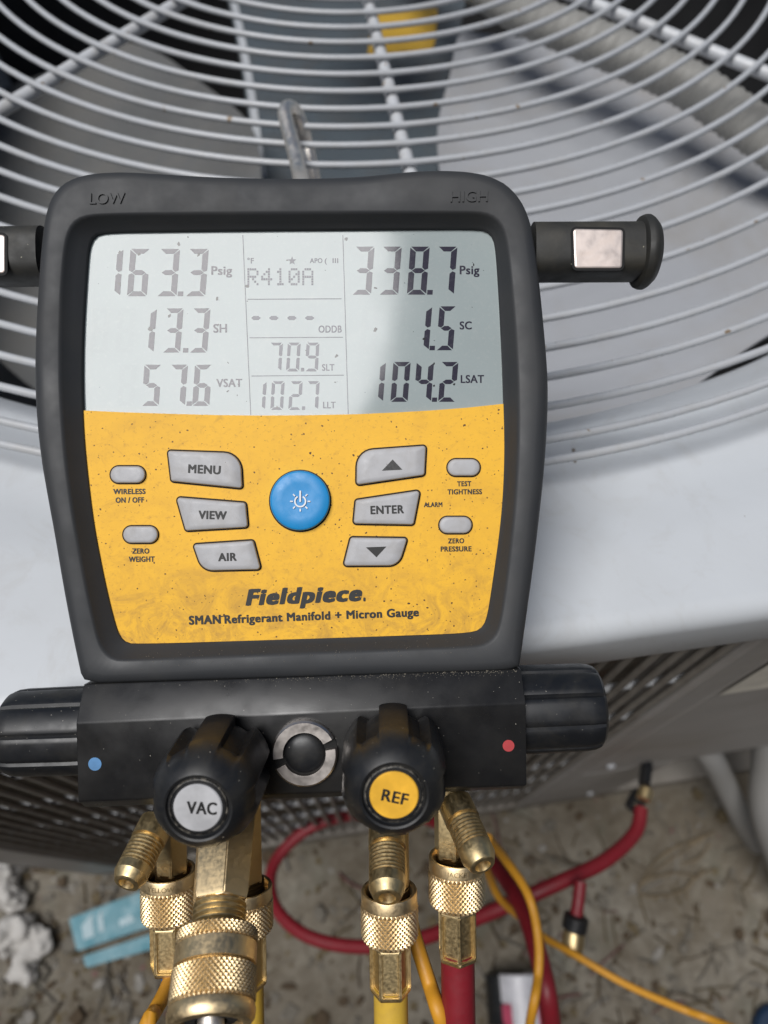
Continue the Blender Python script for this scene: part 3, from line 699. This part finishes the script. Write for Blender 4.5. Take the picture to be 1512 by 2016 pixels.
ptext('SMAN', 372, 435, 1230.5, 1228, 18, .05); ptext('Refrigerant Manifold + Micron Gauge', 442, 825, 1228, 1213.5, 17, .048)
bb = bmesh.new(); bb.faces.new([bb.verts.new(L(x, y, .00012)) for x, y in ((434.5, 1212.5), (443, 1212), (443, 1214), (434.5, 1214.5))]); bm_obj('printed_text', bb, 'print', plate)

# manifold block
WF = .010
def blk():
    lx, rx = (164, 149, 153, 168), (1026, 1036, 1038, 1028)
    prof = [(1347, 1317, .0052, 0), (1424, 1384, WF, 1), (1578, 1546, WF, 2), (1590, 1553, .006, 3)]
    ring_l, ring_r = [], []
    for (yl, yr, wz, i) in prof:
        ring_l.append(L(lx[i], yl, wz)); ring_r.append(L(rx[i], yr, wz))
    bl = [Vector((ring_l[3].x, ring_l[3].y, -.024)), Vector((ring_l[3].x, ring_l[3].y + .004, -.028)), Vector((ring_l[0].x, ring_l[0].y, -.028))]
    br = [Vector((ring_r[3].x, ring_r[3].y, -.024)), Vector((ring_r[3].x, ring_r[3].y + .004, -.028)), Vector((ring_r[0].x, ring_r[0].y, -.028))]
    A, B = ring_l + bl, ring_r + br; n = len(A); b = bmesh.new()
    va = [b.verts.new(v) for v in A]; vb = [b.verts.new(v) for v in B]
    b.faces.new(va); b.faces.new(vb[::-1])
    for k in range(n): b.faces.new((va[k], vb[k], vb[(k + 1) % n], va[(k + 1) % n]))
    bmesh.ops.bevel(b, geom=b.edges[:], offset=.00055, segments=2, affect='EDGES', profile=.5)
    return sharp(bm_obj('manifold_block', b, 'anod', G, True), 25)
block = blk()
for nm, x, y, r, mt in (('blue_mark', 187, 1504, 13, 'bluedot'), ('red_mark', 1001, 1468, 11.5, 'reddot')):
    flat(nm, lift(circ(x, y, r, 28), WF + .00012, WF), mt, block)
MT['grain'] = plain('dust_grain', (0.24, 0.215, 0.17), 0.9, scale=900)
rg_ = random.Random(5); V, Fc = [], []
def grain(x, y, wz, sz):
    c = L(x, y, wz); i = len(V); a = rg_.uniform(0, 6.3)
    for k in range(4): V.append(c + Vector((sz * math.cos(a + k * 1.57) * rg_.uniform(.5, 1), sz * math.sin(a + k * 1.57) * rg_.uniform(.5, 1), -sz * .2)))
    V.append(c + Vector((0, 0, sz * .6))); Fc.extend([(i, i + 1, i + 4), (i + 1, i + 2, i + 4), (i + 2, i + 3, i + 4), (i + 3, i, i + 4)])
for i in range(900):                          # grit caught where the boot meets the block
    t = rg_.betavariate(1.2, 1.1); e = abs(rg_.gauss(0, .11)); x = 175 + t * 845; grain(x, 1350 - 32 * t + e * 62, .0053 + e * .0040, rg_.choice((.00010, .00014, .00020, .00030)))
for i in range(150):                          # and on the lower lip of the boot
    t = rg_.random(); grain(240 + t * 730, 1300 - 38 * t + rg_.uniform(-12, 22), .0062, rg_.choice((.00008, .00012, .00018)))
dg_ = mesh('dust_grains', V, Fc, 'grain', G, False); dg_['kind'] = 'stuff'
# side valve knobs
def side_knob(x0, y0, x1, y1, wz, r, label):
    a, b = L(x0, y0, wz), L(x1, y1, wz); ln = (b - a).length
    def rf(th, t, rr):
        u = (th * 9 / (2 * PI)) % 1.0; d = abs(u - .5)
        return rr * (1 - .075 * max(0, 1 - d / .11) * (1 if t < ln * .93 else .4))
    o = lathe('side_knob', [(0, r * .99), (ln * .3, r), (ln * .84, r * .985), (ln * .92, r * .965), (ln * .97, r * .92), (ln, r * .84), (ln + .0004, r * .5)], 108, a, b - a, 'knob', G, rf, deg=24)
    o['label'] = label
side_knob(215, 1435, 22, 1442, -.008, .0150, 'fluted black knob on the end beside the blue dot')
side_knob(975, 1398, 1176, 1390, -.008, .0150, 'fluted black knob on the end beside the red dot')
# front knobs
def front_knob(px, py, word, mat, txt, tilt, label):
    dk = .034; f = L(px, py, WF + dk); kd = Vector((0, -.085, 1)).normalized(); o0 = f - kd * dk
    def rf(th, t, rr):
        u = (th * 6 / (2 * PI) + .5) % 1.0; d = abs(u - .5); g_ = min(1, max(0, (.235 - d) / .05))
        fade = 1 if t < .0225 else max(0, 1 - (t - .0225) / .0020 * .62) if t < .0245 else max(0, .38 * (1 - (t - .0245) / .0075))
        return rr * (1 - .20 * g_ * fade)
    kb = lathe('valve_knob', [(.0005, .0128), (.0025, .0150), (.006, .0160), (.0125, .0160), (.0225, .0157), (.0235, .01565), (.0242, .0156), (.0249, .0155), (.0256, .0154), (.0272, .0150), (.0292, .0142), (.0312, .0129), (.0330, .0112), (.034, .0096), (.0338, .0090), (.0328, .0086), (.0328, .0078), (.0332, .0074), (.0332, .0040)], 180, o0, kd, 'knob', G, rf, Vector((0, 1, 0)), deg=30)
    kb['label'] = label
    lathe('worn_rim', [(0, .0083), (.0004, .0081), (.0005, .0078), (0, .0077)], 48, o0 + kd * .0329, kd, 'worn', kb, up=Vector((0, 1, 0)), caps=(False, False))
    dl = lathe('knob_disc', [(0, .0068), (.0006, .0068), (.0009, .0065), (.0009, .002)], 48, o0 + kd * .0330, kd, mat, kb, up=Vector((0, 1, 0)))
    tx = text('disc_text', word, *txt, 'print', dl, WF + dk + .00005, .03)
    for v in tx.data.vertices: v.co.z += -(v.co.y - f.y) * kd.y / kd.z
front_knob(389, 1592, 'VAC', 'vaccap', ((367, 1602), (426, 1605), 25), 0, 'black valve knob with a grey disc reading VAC')
front_knob(776, 1567, 'REF', 'refcap', ((749.5, 1576), (801, 1587), 24), 0, 'black valve knob with a yellow disc reading REF')
# sight glass between them
sc_ = L(600, 1482, WF + .001)
def arc(a0, a1, name, ri, ro, z0, z1, parent, mat):
    V, Fc = [], []; n = 26
    for k in range(n + 1):
        a = math.radians(a0 + (a1 - a0) * k / n)
        for r, z in ((ri, z0), (ri, z1), (ro - .0006, z1), (ro, z1 - .0006), (ro, z0)):
            V.append(sc_ + Vector((r * math.cos(a), r * math.sin(a), z)))
    for k in range(n):
        for j in range(5): Fc.append((k * 5 + j, k * 5 + (j + 1) % 5, (k + 1) * 5 + (j + 1) % 5, (k + 1) * 5 + j))
    Fc += [tuple(range(5)), tuple(n * 5 + j for j in range(5))]
    return sharp(mesh(name, V, Fc, mat, parent), 30)
sg = lathe('sight_glass', [(0, .0106), (.0004, .0106), (.0005, .0100)], 40, sc_ - Vector((0, 0, .0009)), (0, 0, 1), 'dark', G, up=Vector((0, 1, 0)))
arc(28, 190, 'slotted_ring', .0069, .0106, -.001, .0016, sg, 'nickel'); arc(208, 370, 'slotted_ring', .0069, .0106, -.001, .0016, sg, 'nickel')
lathe('lens', [(0, .0066), (.0006, .0064), (.0013, .0056), (.0018, .0040), (.0020, .0018), (.00205, .0003)], 36, sc_ - Vector((0, 0, .0006)), (0, 0, 1), 'knob', sg, up=Vector((0, 1, 0)))
# side handles with magnets
def handle(x0, y0, x1, y1, flange, plate_px, label):
    wz = -.009; a, b = L(x0, y0, wz), L(x1, y1, wz); ln = (b - a).length; R = .0093
    def rf(th, t, rr): # boxy section
        c, s = abs(math.cos(th)), abs(math.sin(th)); return rr / ((c ** 3.2 + s ** 3.2) ** (1 / 3.2)) if t < ln - .006 else rr
    h = lathe('handle', [(0, R), (ln - .0062, R), (ln - .0061, R * 1.02)], 64, a, b - a, 'grip', G, rf, deg=30); h['label'] = label
    fl = [(0, .0108), (.0006, .0120), (.0018, .0125), (.0030, .0125), (.0040, .0119), (.0056, .0103), (.0066, .0078), (.0072, .004)]
    lathe('flange', fl, 48, a + (b - a).normalized() * (ln - .0062), b - a, 'grip', h)
    pts = rounded([(x, y, 6) for x, y in plate_px], 4); zf = wz + R + .0002
    flat('magnet_bed', lift(shrink(pts, -5), zf + .00008, zf), 'dark', h)
    stack('magnet', [lift(pts, zf - .001, zf), lift(pts, zf + .0002, zf), lift(shrink(pts, 1.5), zf + .0004, zf), lift(shrink(pts, 4), zf + .0004, zf)], 'magnet', h, False, True)
handle(1045, 498, 1288, 497, 1, [(1128, 451), (1226, 453), (1224, 528), (1131, 528)], 'black side handle with a worn steel magnet, beside the word HIGH')
handle(95, 505, -170, 511, 1, [(-88, 461), (10, 463), (10, 538), (-88, 537)], 'black side handle with a bright steel magnet, beside the word LOW')
# hanging hook: over the guard wires and back under them
def cpt(px, py, d): return L(px, py, DG - d)
hp = [cpt(615, 460, .268), cpt(607, 415, .30), cpt(599, 375, .35), cpt(592, 350, .385), cpt(577, 288, .402), cpt(564, 240, .411), cpt(562, 219, .415), cpt(571, 212, .420), cpt(584, 225, .426), cpt(596, 256, .431), cpt(603, 285, .437), cpt(611, 320, .436), cpt(617, 350, .430), cpt(621, 375, .420)]
tube('hook', spline(hp, 8), .0043, 'steel', G, 14)
lathe('hook_swivel', [(0, .008), (.012, .008), (.013, .006)], 24, L(612, 455, -.026), (0, 0, -1), 'grip', G, up=Vector((0, 1, 0)))

# ------------------------------------------------------------------ brass ports (parts of the gauge)
VY = lambda py, d: (CY - py) / F * d            # camera-axis height
def LV(px, py, d): return L(px, py, DG - d)
def hexbody(name, o, d, r, length, mat, parent, rot=0.0, inset=True, taper=1.0):
    "six-sided ferrule with a sunk panel in every face"
    o, x, y, z = frame_of(o, d, Vector((0, 0, 1))); b = bmesh.new(); ch = length * .06
    rings = []
    for t, rr in ((0, r * .90), (ch, r), (length - ch, r * taper), (length, r * .93 * taper)):
        rings.append([b.verts.new(o + z * t + (x * math.cos(rot + k * PI / 3) + y * math.sin(rot + k * PI / 3)) * rr) for k in range(6)])
    sides = []
    for i in range(3):
        for k in range(6):
            f = b.faces.new((rings[i][k], rings[i][(k + 1) % 6], rings[i + 1][(k + 1) % 6], rings[i + 1][k]))
            if i == 1: sides.append(f)
    b.faces.new(rings[0][::-1]); b.faces.new(rings[3]); bmesh.ops.recalc_face_normals(b, faces=b.faces)
    if inset:
        bmesh.ops.inset_individual(b, faces=sides, thickness=r * .15, depth=0)
        bmesh.ops.inset_individual(b, faces=sides, thickness=r * .07, depth=-r * .17)
    bmesh.ops.bevel(b, geom=b.edges[:], offset=r * .035, segments=2, affect='EDGES', clamp_overlap=True)
    return sharp(bm_obj(name, b, mat, parent, True), 30)
def thread_prof(t0, t1, r, pitch=.0013, dep=.0008):
    out = []; t = t0
    while t < t1: out += [(t, r - dep), (t + pitch * .38, r), (t + pitch * .62, r), (t + pitch, r - dep)]; t += pitch * 1.001
    return out
def stub(px, py, d, dr, ln, r=.0055):
    "threaded male flare with a cone end and a bore"
    o = LV(px, py, d); pr = [(-.004, r * 1.05), (ln * .16, r * 1.05), (ln * .17, r * .86)] + thread_prof(ln * .2, ln * .66, r) + [(ln * .67, r * .99), (ln * .84, r * .99), (ln * .99, r * .74), (ln, r * .68), (ln + .0001, r * .46), (ln - .001, r * .40), (ln - .006, r * .40)]
    return lathe('flare_stub', pr, 40, o, dr, 'brass', G, deg=25)
stub(299, 1640, .238, (-.18, -.52, .84), .0178)
stub(762, 1652, .234, (.0, -.52, .85), .0197, .0058)
stub(904, 1600, .236, (.28, -.48, .83), .0198)
DN = Vector((.015, -1, 0)).normalized()
def port(px, d, y0, y1, r, hexed):
    o = LV(px, y0, d); ln = o.y - LV(px, y1, d).y
    if hexed: hexbody('port_neck', o, DN, r, ln, 'brass', G, .3, False)
    else: lathe('port_neck', [(0, r), (ln, r)], 28, o, DN, 'brass', G)
    e = o + DN * ln
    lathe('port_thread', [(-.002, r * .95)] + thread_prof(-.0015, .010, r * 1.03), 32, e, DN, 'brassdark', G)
port(337, .252, 1560, 1722, .0058, True)
port(764, .243, 1540, 1745, .0068, False)
port(884, .250, 1540, 1690, .0056, True)
port(484, .262, 1540, 1740, .0060, True)
VD = Vector((.09, -.66, .75)).normalized(); VO = LV(447, 1600, .238)
hexbody('vacuum_port', VO - VD * .006, VD, .0104, .0345, 'brasslight', G, .15, False, .87)
lathe('port_thread', [(.027, .0070)] + thread_prof(.0285, .040, .0080, .0016), 36, VO, VD, 'brass', G)

# ------------------------------------------------------------------ hoses screwed to the ports
def hose(label, px, d, ytop, hexlen, mat, path, word=None, r=.0098, nutlen=.0165, bend=None, tr=.0058):
    "px,d: axis of the port; ytop: photo row of the nut's front lip"
    h = thing('refrigerant_hose', label, 'hose', Vector((0, 0, 0)), 'hoses screwed to the manifold')
    yv = (CY - ytop) / F * (d - r) - OY; xv = (px - CX) / F * d - OX; o = Vector((xv, yv, DG - d))
    h.location = g2w(o); h.rotation_mode = 'QUATERNION'; h.rotation_quaternion = gq; z0 = Vector((0, 0, 0))
    bd = .0042
    nut = lathe('coupling_nut', [(.004, r * .72), (.0002, r * .84), (0, r * .87), (0, r * .94), (.0005, r * .965), (bd, r * .965), (bd + .0003, r * .90), (nutlen, r * .86), (nutlen + .0006, r * .62)], 56, z0, DN, 'brasslight', h, caps=(False, True))
    knurl('knurled_grip', DN * (bd + .0001), DN, r, nutlen - bd, 38, 'brasslight', nut, .00055, c1=.0014)
    if word:
        me = glyphs(word, .01, .02); xs = [v.co.x for v in me.vertices]; xm = (min(xs) + max(xs)) / 2; k = .0021
        for v in me.vertices:
            an = (v.co.x - xm) * k * 1.15 / r; rr = r * .965 + .00003 + v.co.z * .0008
            v.co = Vector((rr * math.sin(an), -.0030 + v.co.y * k * 1.1, rr * math.cos(an)))
        me.materials.clear(); link('stamped_word', me, 'brass', nut, False)
    hexbody('ferrule', DN * (nutlen + .0002), DN, .0071, hexlen, 'brass', h, .0 if mat != 'redhose' else .52)
    s = nutlen + hexlen; inv = RW.transposed()
    pts = [DN * (s - .002), DN * (s + .012), DN * (s + .03), DN * (s + .055)] if bend is None else [DN * (s - .004), DN * (s + .002)] + [DN * (s + .008) + Vector((.004, 0, -.004)), DN * (s + .016) + Vector((.012, 0, -.010))]
    pts += [inv @ (Vector(p) - h.location) for p in path]
    tube('tube', spline(pts, 10), tr, mat, h, 18)
    return h
hose('red hose in a brass ferrule hanging below the REF knob at its right', 898, .245, 1712, .0185, 'redhose', [P(905, 2120, .52), P(960, 2250, .85), P(1150, 2300, 1.088)], 'JACKET')
hose('yellow hose in a brass ferrule hanging straight below the REF knob', 766, .240, 1782, .0180, 'yellowhose', [P(774, 2140, .52), P(800, 2300, .85), P(900, 2500, 1.088)], None)
hose('hose on the brass nut farthest left, under the grey VAC knob', 332, .250, 1742, .0180, 'bluehose', [P(400, 2100, .62), P(430, 2300, .90), P(300, 2600, 1.088)], 'YELLOW', bend=1, tr=.0034)
hose('hose on the brass nut half hidden behind the big coupling', 485, .262, 1772, .0200, 'yellowhose', [P(500, 2150, .52), P(520, 2300, .85), P(600, 2560, 1.088)], None)
# the big coupling on the vacuum port
vc = thing('vacuum_coupling', 'large brass knurled coupling pointing out below the grey VAC knob', 'coupling', g2w(VO + VD * .036), rot=gq)
z0 = Vector((0, 0, 0))
lathe('coupling_body', [(.0002, .0086), (0, .0092), (.0, .0104), (.0042, .0110), (.0044, .0117), (.0095, .0117), (.0097, .0108), (.019, .0108), (.0192, .0118), (.0205, .0121), (.0222, .0119), (.0234, .0110), (.0238, .0098), (.0236, .0088), (.018, .0084)], 64, z0, VD, 'brasslight', vc, caps=(False, False))
knurl('knurled_grip', VD * .0001, VD, .0120, .0043, 50, 'brasslight', vc, .0005)
knurl('knurled_grip', VD * .0098, VD, .0121, .0093, 50, 'brasslight', vc, .0005)
lathe('inner_sleeve', [(.010, .0080), (.0215, .0080), (.0225, .0070), (.0225, .0045), (.018, .0042)], 36, z0, VD, 'dark', vc)
lathe('core_pin', [(.012, .0036), (.0240, .0036), (.0252, .0030), (.0258, .0012)], 24, z0, VD, 'steel', vc)

# ------------------------------------------------------------------ loose hose, wires and litter
lh = thing('loose_red_hose', 'long red hose looping behind the brass ports up to a black and brass end', 'hose', P(700, 1800, 1.10))
def own(o, t): return adopt(o, t)
rp = [P(1262, 1592, .74), P(1250, 1640, .735), P(1190, 1695, .72), P(1100, 1738, .71), P(1000, 1782, .72), P(900, 1822, .75), P(800, 1855, .79), P(690, 1863, .82), P(600, 1840, .84), P(545, 1790, .86), P(532, 1730, .88), P(553, 1680, .89), P(610, 1630, .89), P(690, 1604, .88), P(800, 1600, .84), P(900, 1640, .76), P(975, 1705, .66), P(1030, 1790, .60), P(1065, 1900, .57), P(1085, 2010, .58), P(1110, 2200, .72), P(1150, 2400, 1.0)]
own(tube('tube', spline(rp, 9), .0066, 'redhose', None, 14), lh)
a, b_ = P(1262, 1592, .74), P(1275, 1540, .745)
own(lathe('end_sleeve', [(0, .008), (.014, .0085), (.018, .007)], 24, P(1245, 1592, .745), P(1275, 1536, .75) - P(1245, 1592, .745), 'knob'), lh)
own(lathe('end_fitting', [(0, .0065), (.010, .0068), (.012, .005)], 24, P(1266, 1574, .728), P(1278, 1535, .73) - P(1266, 1574, .728), 'brass'), lh)
own(lathe('valve_stem', [(0, .006), (.02, .006), (.028, .004)], 20, P(1268, 1545, .76), P(1275, 1500, .765) - P(1268, 1545, .76), 'knob'), lh)
def wire(label, pts, r=.0029):
    o = thing('sensor_wire', label, 'wire', pts[-1], 'orange sensor wires'); s = tube('cable', spline(pts, 10), r, 'wire', None, 10); own(s, o); return o
wire('orange wire running from behind the right nut to the lower right corner', [P(930, 1640, .44), P(962, 1722, .56), P(985, 1770, .60), P(1031, 1812, .64), P(1071, 1845, .66), P(1126, 1876, .68), P(1229, 1936, .68), P(1340, 1985, .68), P(1428, 2018, .68), P(1600, 2090, .80)])
wire('orange wire curving down over the red hose strand', [P(960, 1650, .46), P(995, 1692, .50), P(1039, 1760, .52), P(1058, 1835, .52), P(1060, 1915, .52), P(1043, 2018, .53), P(1010, 2200, .70)])
wire('orange wire slanting down between the yellow hose and the red hose', [P(800, 1780, .30), P(818, 1850, .30), P(845, 1935, .30), P(873, 2020, .30), P(920, 2150, .36)], .0027)
wire('orange wire leaving the bottom left ferrule', [P(345, 1905, .30), P(324, 1955, .29), P(305, 1990, .285), P(284, 2030, .285), P(240, 2150, .4)], .0025)
cp_ = thing('probe_clamp', 'small black and brass clamp with a red tip on the orange wire', 'clamp', P(1130, 1850, .69))
own(tube('red_tip', [P(1143, 1735, .68), P(1139, 1770, .682), P(1133, 1812, .685)], .0052, 'redhose', None, 14), cp_)
own(lathe('clamp_head', [(0, .007), (.002, .0105), (.012, .0105), (.014, .008)], 24, P(1136, 1800, .684), P(1128, 1840, .69) - P(1136, 1800, .684), 'knob'), cp_)
own(lathe('clamp_barrel', [(0, .0085), (.012, .0090), (.018, .0075), (.020, .004)], 24, P(1130, 1832, .688), P(1126, 1868, .69) - P(1130, 1832, .688), 'brass'), cp_)
own(tube('lead', [P(1130, 1850, .69), P(1129, 1876, .685)], .0035, 'wire', None, 10), cp_)
# can
can = thing('spray_can', 'pink and white can with a black cap standing at the bottom edge', 'can', P(1015, 1985, 1.10))
MT['pink'] = plain('pink_tin', (0.55, 0.09, 0.16), 0.35, scale=40); MT['whitetin'] = plain('white_tin', (0.62, 0.62, 0.66), 0.35, scale=40)
ca, cb_ = P(1062, 1945, 1.06), P(1000, 1968, 1.055)
ax = P(1030, 2075, 1.062) - P(1015, 1915, 1.062)
def canpart(nm, t0, t1, r0, mat, a0, a1):
    o, x, y, z = frame_of(P(1018, 1915, 1.062), ax); V, Fc = [], []; n = 18
    for t in (t0, t1):
        for k in range(n + 1):
            an = math.radians(a0 + (a1 - a0) * k / n); V.append(o + z * t + (x * math.cos(an) + y * math.sin(an)) * r0)
    for k in range(n): Fc.append((k, k + 1, n + 2 + k, n + 1 + k))
    own(mesh(nm, V, Fc, mat), can)
for nm, t0, t1, mt in (('body', .03, .19, 'pink'), ('white_band', .0, .03, 'whitetin'), ):
    own(lathe(nm, [(t0, .030), (t0 + .002, .032), (t1 - .002, .032), (t1, .030)], 40, P(1022, 1915, 1.062), ax, mt), can)
o, x, y, z = frame_of(P(1022, 1915, 1.062), ax)
V, Fc = [], []; n = 10                       # pale stripe printed along the can
for k in range(n + 1):
    an = k / n * 1.0 - .42; dirv = (Vector((0, 0, 1)) * math.cos(an) + z.cross(Vector((0, 0, 1))) * math.sin(an))
    for t in (.003, .187): V.append(o + z * t + dirv * .0324)
for k in range(n): Fc.append((2 * k, 2 * k + 1, 2 * k + 3, 2 * k + 2))
own(mesh('pale_stripe', V, Fc, 'whitetin'), can)
own(lathe('cap', [(0, .022), (.004, .027), (.05, .027), (.054, .029)], 32, P(996, 1912, 1.07), ax, 'knob'), can)
# packets
MT['teal'] = dirty('teal_card', (0.04, 0.21, 0.27), (0.2, 0.29, 0.31), 0.45, 0.5, 30); MT['tealprint'] = plain('pale_print', (0.36, 0.50, 0.55), 0.5, scale=40)
def packet(label, quad, hh, prints):
    base = sum((P(x, y, 1.098) for x, y in quad), Vector()) / 4; t = thing('teal_packet', label, 'packet', Vector((base.x, base.y, 0)), 'teal packets on the ground')
    b = bmesh.new(); q0 = [P(x, y, 1.098) for x, y in quad]
    f0 = [b.verts.new(Vector((v.x, v.y, .003))) for v in q0]; f1 = [b.verts.new(Vector((v.x, v.y, .003 + hh))) for v in q0]
    b.faces.new(f0[::-1]); b.faces.new(f1)
    for k in range(4): b.faces.new((f0[k], f0[(k + 1) % 4], f1[(k + 1) % 4], f1[k]))
    bmesh.ops.bevel(b, geom=b.edges[:], offset=.0015, segments=2, affect='EDGES')
    bd_ = own(bm_obj('box', b, 'teal'), t)
    for pr in prints:
        o = flat('printed_patch', [Vector((P(x, y, 1.098).x, P(x, y, 1.098).y, .0036 + hh)) for x, y in pr], 'tealprint', None); own(o, bd_)
packet('flat teal packet with pale print, lying left of the brass ports', [(158, 1872), (142, 1808), (290, 1752), (318, 1818)], .012, [[(168, 1822), (172, 1850), (192, 1842), (188, 1798)], [(198, 1808), (202, 1836), (212, 1832), (206, 1790)], [(240, 1812), (243, 1825), (272, 1812), (262, 1800)]])
packet('thin teal strip just below the flat teal packet', [(172, 1905), (166, 1882), (300, 1838), (330, 1860)], .006, [])
# crumpled paper
MT['paper'] = plain('crumpled_paper', (0.52, 0.50, 0.47), 0.8, scale=25, var=.06)
def crumple(label, pts, ht):
    base = P(*pts[0], 1.10); t = thing('crumpled_paper', label, 'paper', base, 'crumpled paper on the ground'); b = bmesh.new()
    for i, (x, y) in enumerate(pts):
        r = ht * (.75 + .5 * random.random()); c = P(x, y, 1.10 - r * .6)
        gm = bmesh.ops.create_icosphere(b, subdivisions=4, radius=r)
        sd_ = Vector((random.random() * 9, random.random() * 9, i))
        from mathutils import noise as nz
        for v in gm['verts']:
            u = v.co / r; k = .82 + .55 * nz.noise(u * 1.0 + sd_) + .50 * abs(nz.noise(u * 2.1 + sd_)) - .12 * abs(nz.noise(u * 4.3 + sd_)); v.co = Vector((v.co.x, v.co.y, v.co.z * .8)) * k + c
            v.co.z = max(v.co.z, .001)
    o = own(bm_obj('sheet', b, 'paper', None, True), t)
    return o
crumple('small crumpled white paper lump at the left edge beside the unit base', [(2, 1722), (14, 1762)], .021)
crumple('big crumpled white paper lump left of the teal packet', [(22, 1842), (66, 1858), (48, 1908)], .025)
# dry leaf
MT['leaf'] = dirty('dry_leaf', (0.21, 0.165, 0.105), (0.10, 0.08, 0.055), 0.7, 0.8, 30)
sw = thing('straw_tuft', 'small tuft of pale dry straw on the ground right of the red hose', 'straw', Vector((P(1330, 1715, 1.10).x, P(1330, 1715, 1.10).y, 0)))
rs = random.Random(8)
for (pa, pb, pc) in (((1256, 1750), (1300, 1690), (1402, 1640)), ((1262, 1744), (1310, 1698), (1390, 1652)), ((1254, 1746), (1278, 1768), (1340, 1758)), ((1300, 1766), (1345, 1752), (1385, 1712)), ((1340, 1700), (1372, 1690), (1394, 1662)), ((1348, 1775), (1362, 1735), (1400, 1708)), ((1275, 1735), (1330, 1722), (1378, 1728)), ((1290, 1700), (1330, 1668), (1365, 1655))):
    jit = lambda q: P(q[0] + rs.uniform(-4, 4), q[1] + rs.uniform(-4, 4), 1.096 - rs.uniform(0, .006))
    own(tube('straw', spline([jit(pa), jit(pb), jit(pc)], 4), .0016, 'leaf', None, 6), sw)
# small blue cap at the corner
MT['navy'] = plain('navy_plastic', (0.01, 0.03, 0.07), 0.4)
bc = lathe('blue_cap', [(0, .030), (.012, .030), (.016, .026), (.017, .010)], 32, P(1525, 2030, 1.10), (0, 0, 1), 'navy'); tag(bc, 'dark blue round cap at the bottom right corner', 'cap')
# litter of grit, chips and leaf bits
V, Fc = [], []; MI = []; rl = random.Random(11)
lm = bpy.data.meshes.new('leaf_litter')
mats = [plain('grit_a', (0.15, 0.135, 0.11), 0.9), plain('grit_b', (0.075, 0.052, 0.03), 0.9), plain('grit_c', (0.26, 0.245, 0.22), 0.9), plain('grit_d', (0.17, 0.08, 0.075), 0.8), plain('grit_e', (0.13, 0.10, 0.055), 0.9)]
for m_ in mats: lm.materials.append(m_)
for i in range(2600):
    x, y = rl.uniform(-90, 1600), rl.uniform(1560, 2110); c = P(x, y, 1.10); c.z = 0; s = rl.choice((.002, .003, .004, .005, .007, .011)) * rl.uniform(.6, 1.3)
    if x > 520 and rl.random() < .55: continue
    n = rl.choice((4, 5, 6)); an = rl.uniform(0, 6.3); el = rl.uniform(.35, 1); h_ = s * rl.uniform(.12, .5); k0 = len(V)
    for lev, sc in ((0.0005, 1), (h_, .8)):
        for k in range(n):
            a = an + 2 * PI * k / n; rr = s * rl.uniform(.75, 1.1) * sc; vx, vy = rr * math.cos(a), rr * math.sin(a) * el
            V.append((c.x + vx * math.cos(an) - vy * math.sin(an), c.y + vx * math.sin(an) + vy * math.cos(an), lev + (rl.uniform(0, h_ * .4) if lev > .001 else 0)))
    Fc.append(tuple(range(k0 + n, k0 + 2 * n))); mi = rl.choices(range(5), (5, 6, 2, .5, 3))[0]; MI.append(mi)
    for k in range(n): Fc.append((k0 + k, k0 + (k + 1) % n, k0 + n + (k + 1) % n, k0 + n + k)); MI.append(mi)
lm.from_pydata(V, [], Fc)
for p, mi in zip(lm.polygons, MI): p.material_index = mi
for i in range(420):                          # straws and twigs
    x, y = rl.uniform(-90, 1600), rl.uniform(1600, 2110)
    if 480 < x < 900 and rl.random() < .7: continue
    c = P(x, y, 1.10); ln = rl.uniform(.012, .06); an = rl.uniform(0, 6.3); wd = rl.uniform(.0006, .0016); cv = rl.uniform(-.4, .4); k0 = len(V); z0_ = rl.uniform(.001, .006)
    mi = rl.choices(range(5), (3, 2, 1, .2, 3))[0]
    for j in range(4):
        t = (j / 3 - .5) * ln; a = an + cv * (j / 3 - .5); px_, py_ = c.x + t * math.cos(a), c.y + t * math.sin(a); nx_, ny_ = -math.sin(a) * wd, math.cos(a) * wd
        V += [(px_ + nx_, py_ + ny_, z0_), (px_, py_, z0_ + wd * 1.3), (px_ - nx_, py_ - ny_, z0_)]
    for j in range(3):
        for q_ in (0, 1): Fc.append((k0 + j * 3 + q_, k0 + j * 3 + q_ + 1, k0 + j * 3 + q_ + 4, k0 + j * 3 + q_ + 3)); MI.append(mi)
lm.clear_geometry(); lm.from_pydata(V, [], Fc)
for p, mi in zip(lm.polygons, MI): p.material_index = mi
lo = bpy.data.objects.new('leaf_litter', lm); COL.objects.link(lo); lo['kind'] = 'stuff'; lo['label'] = 'grit, chips and dry leaf bits scattered over the dirty ground'
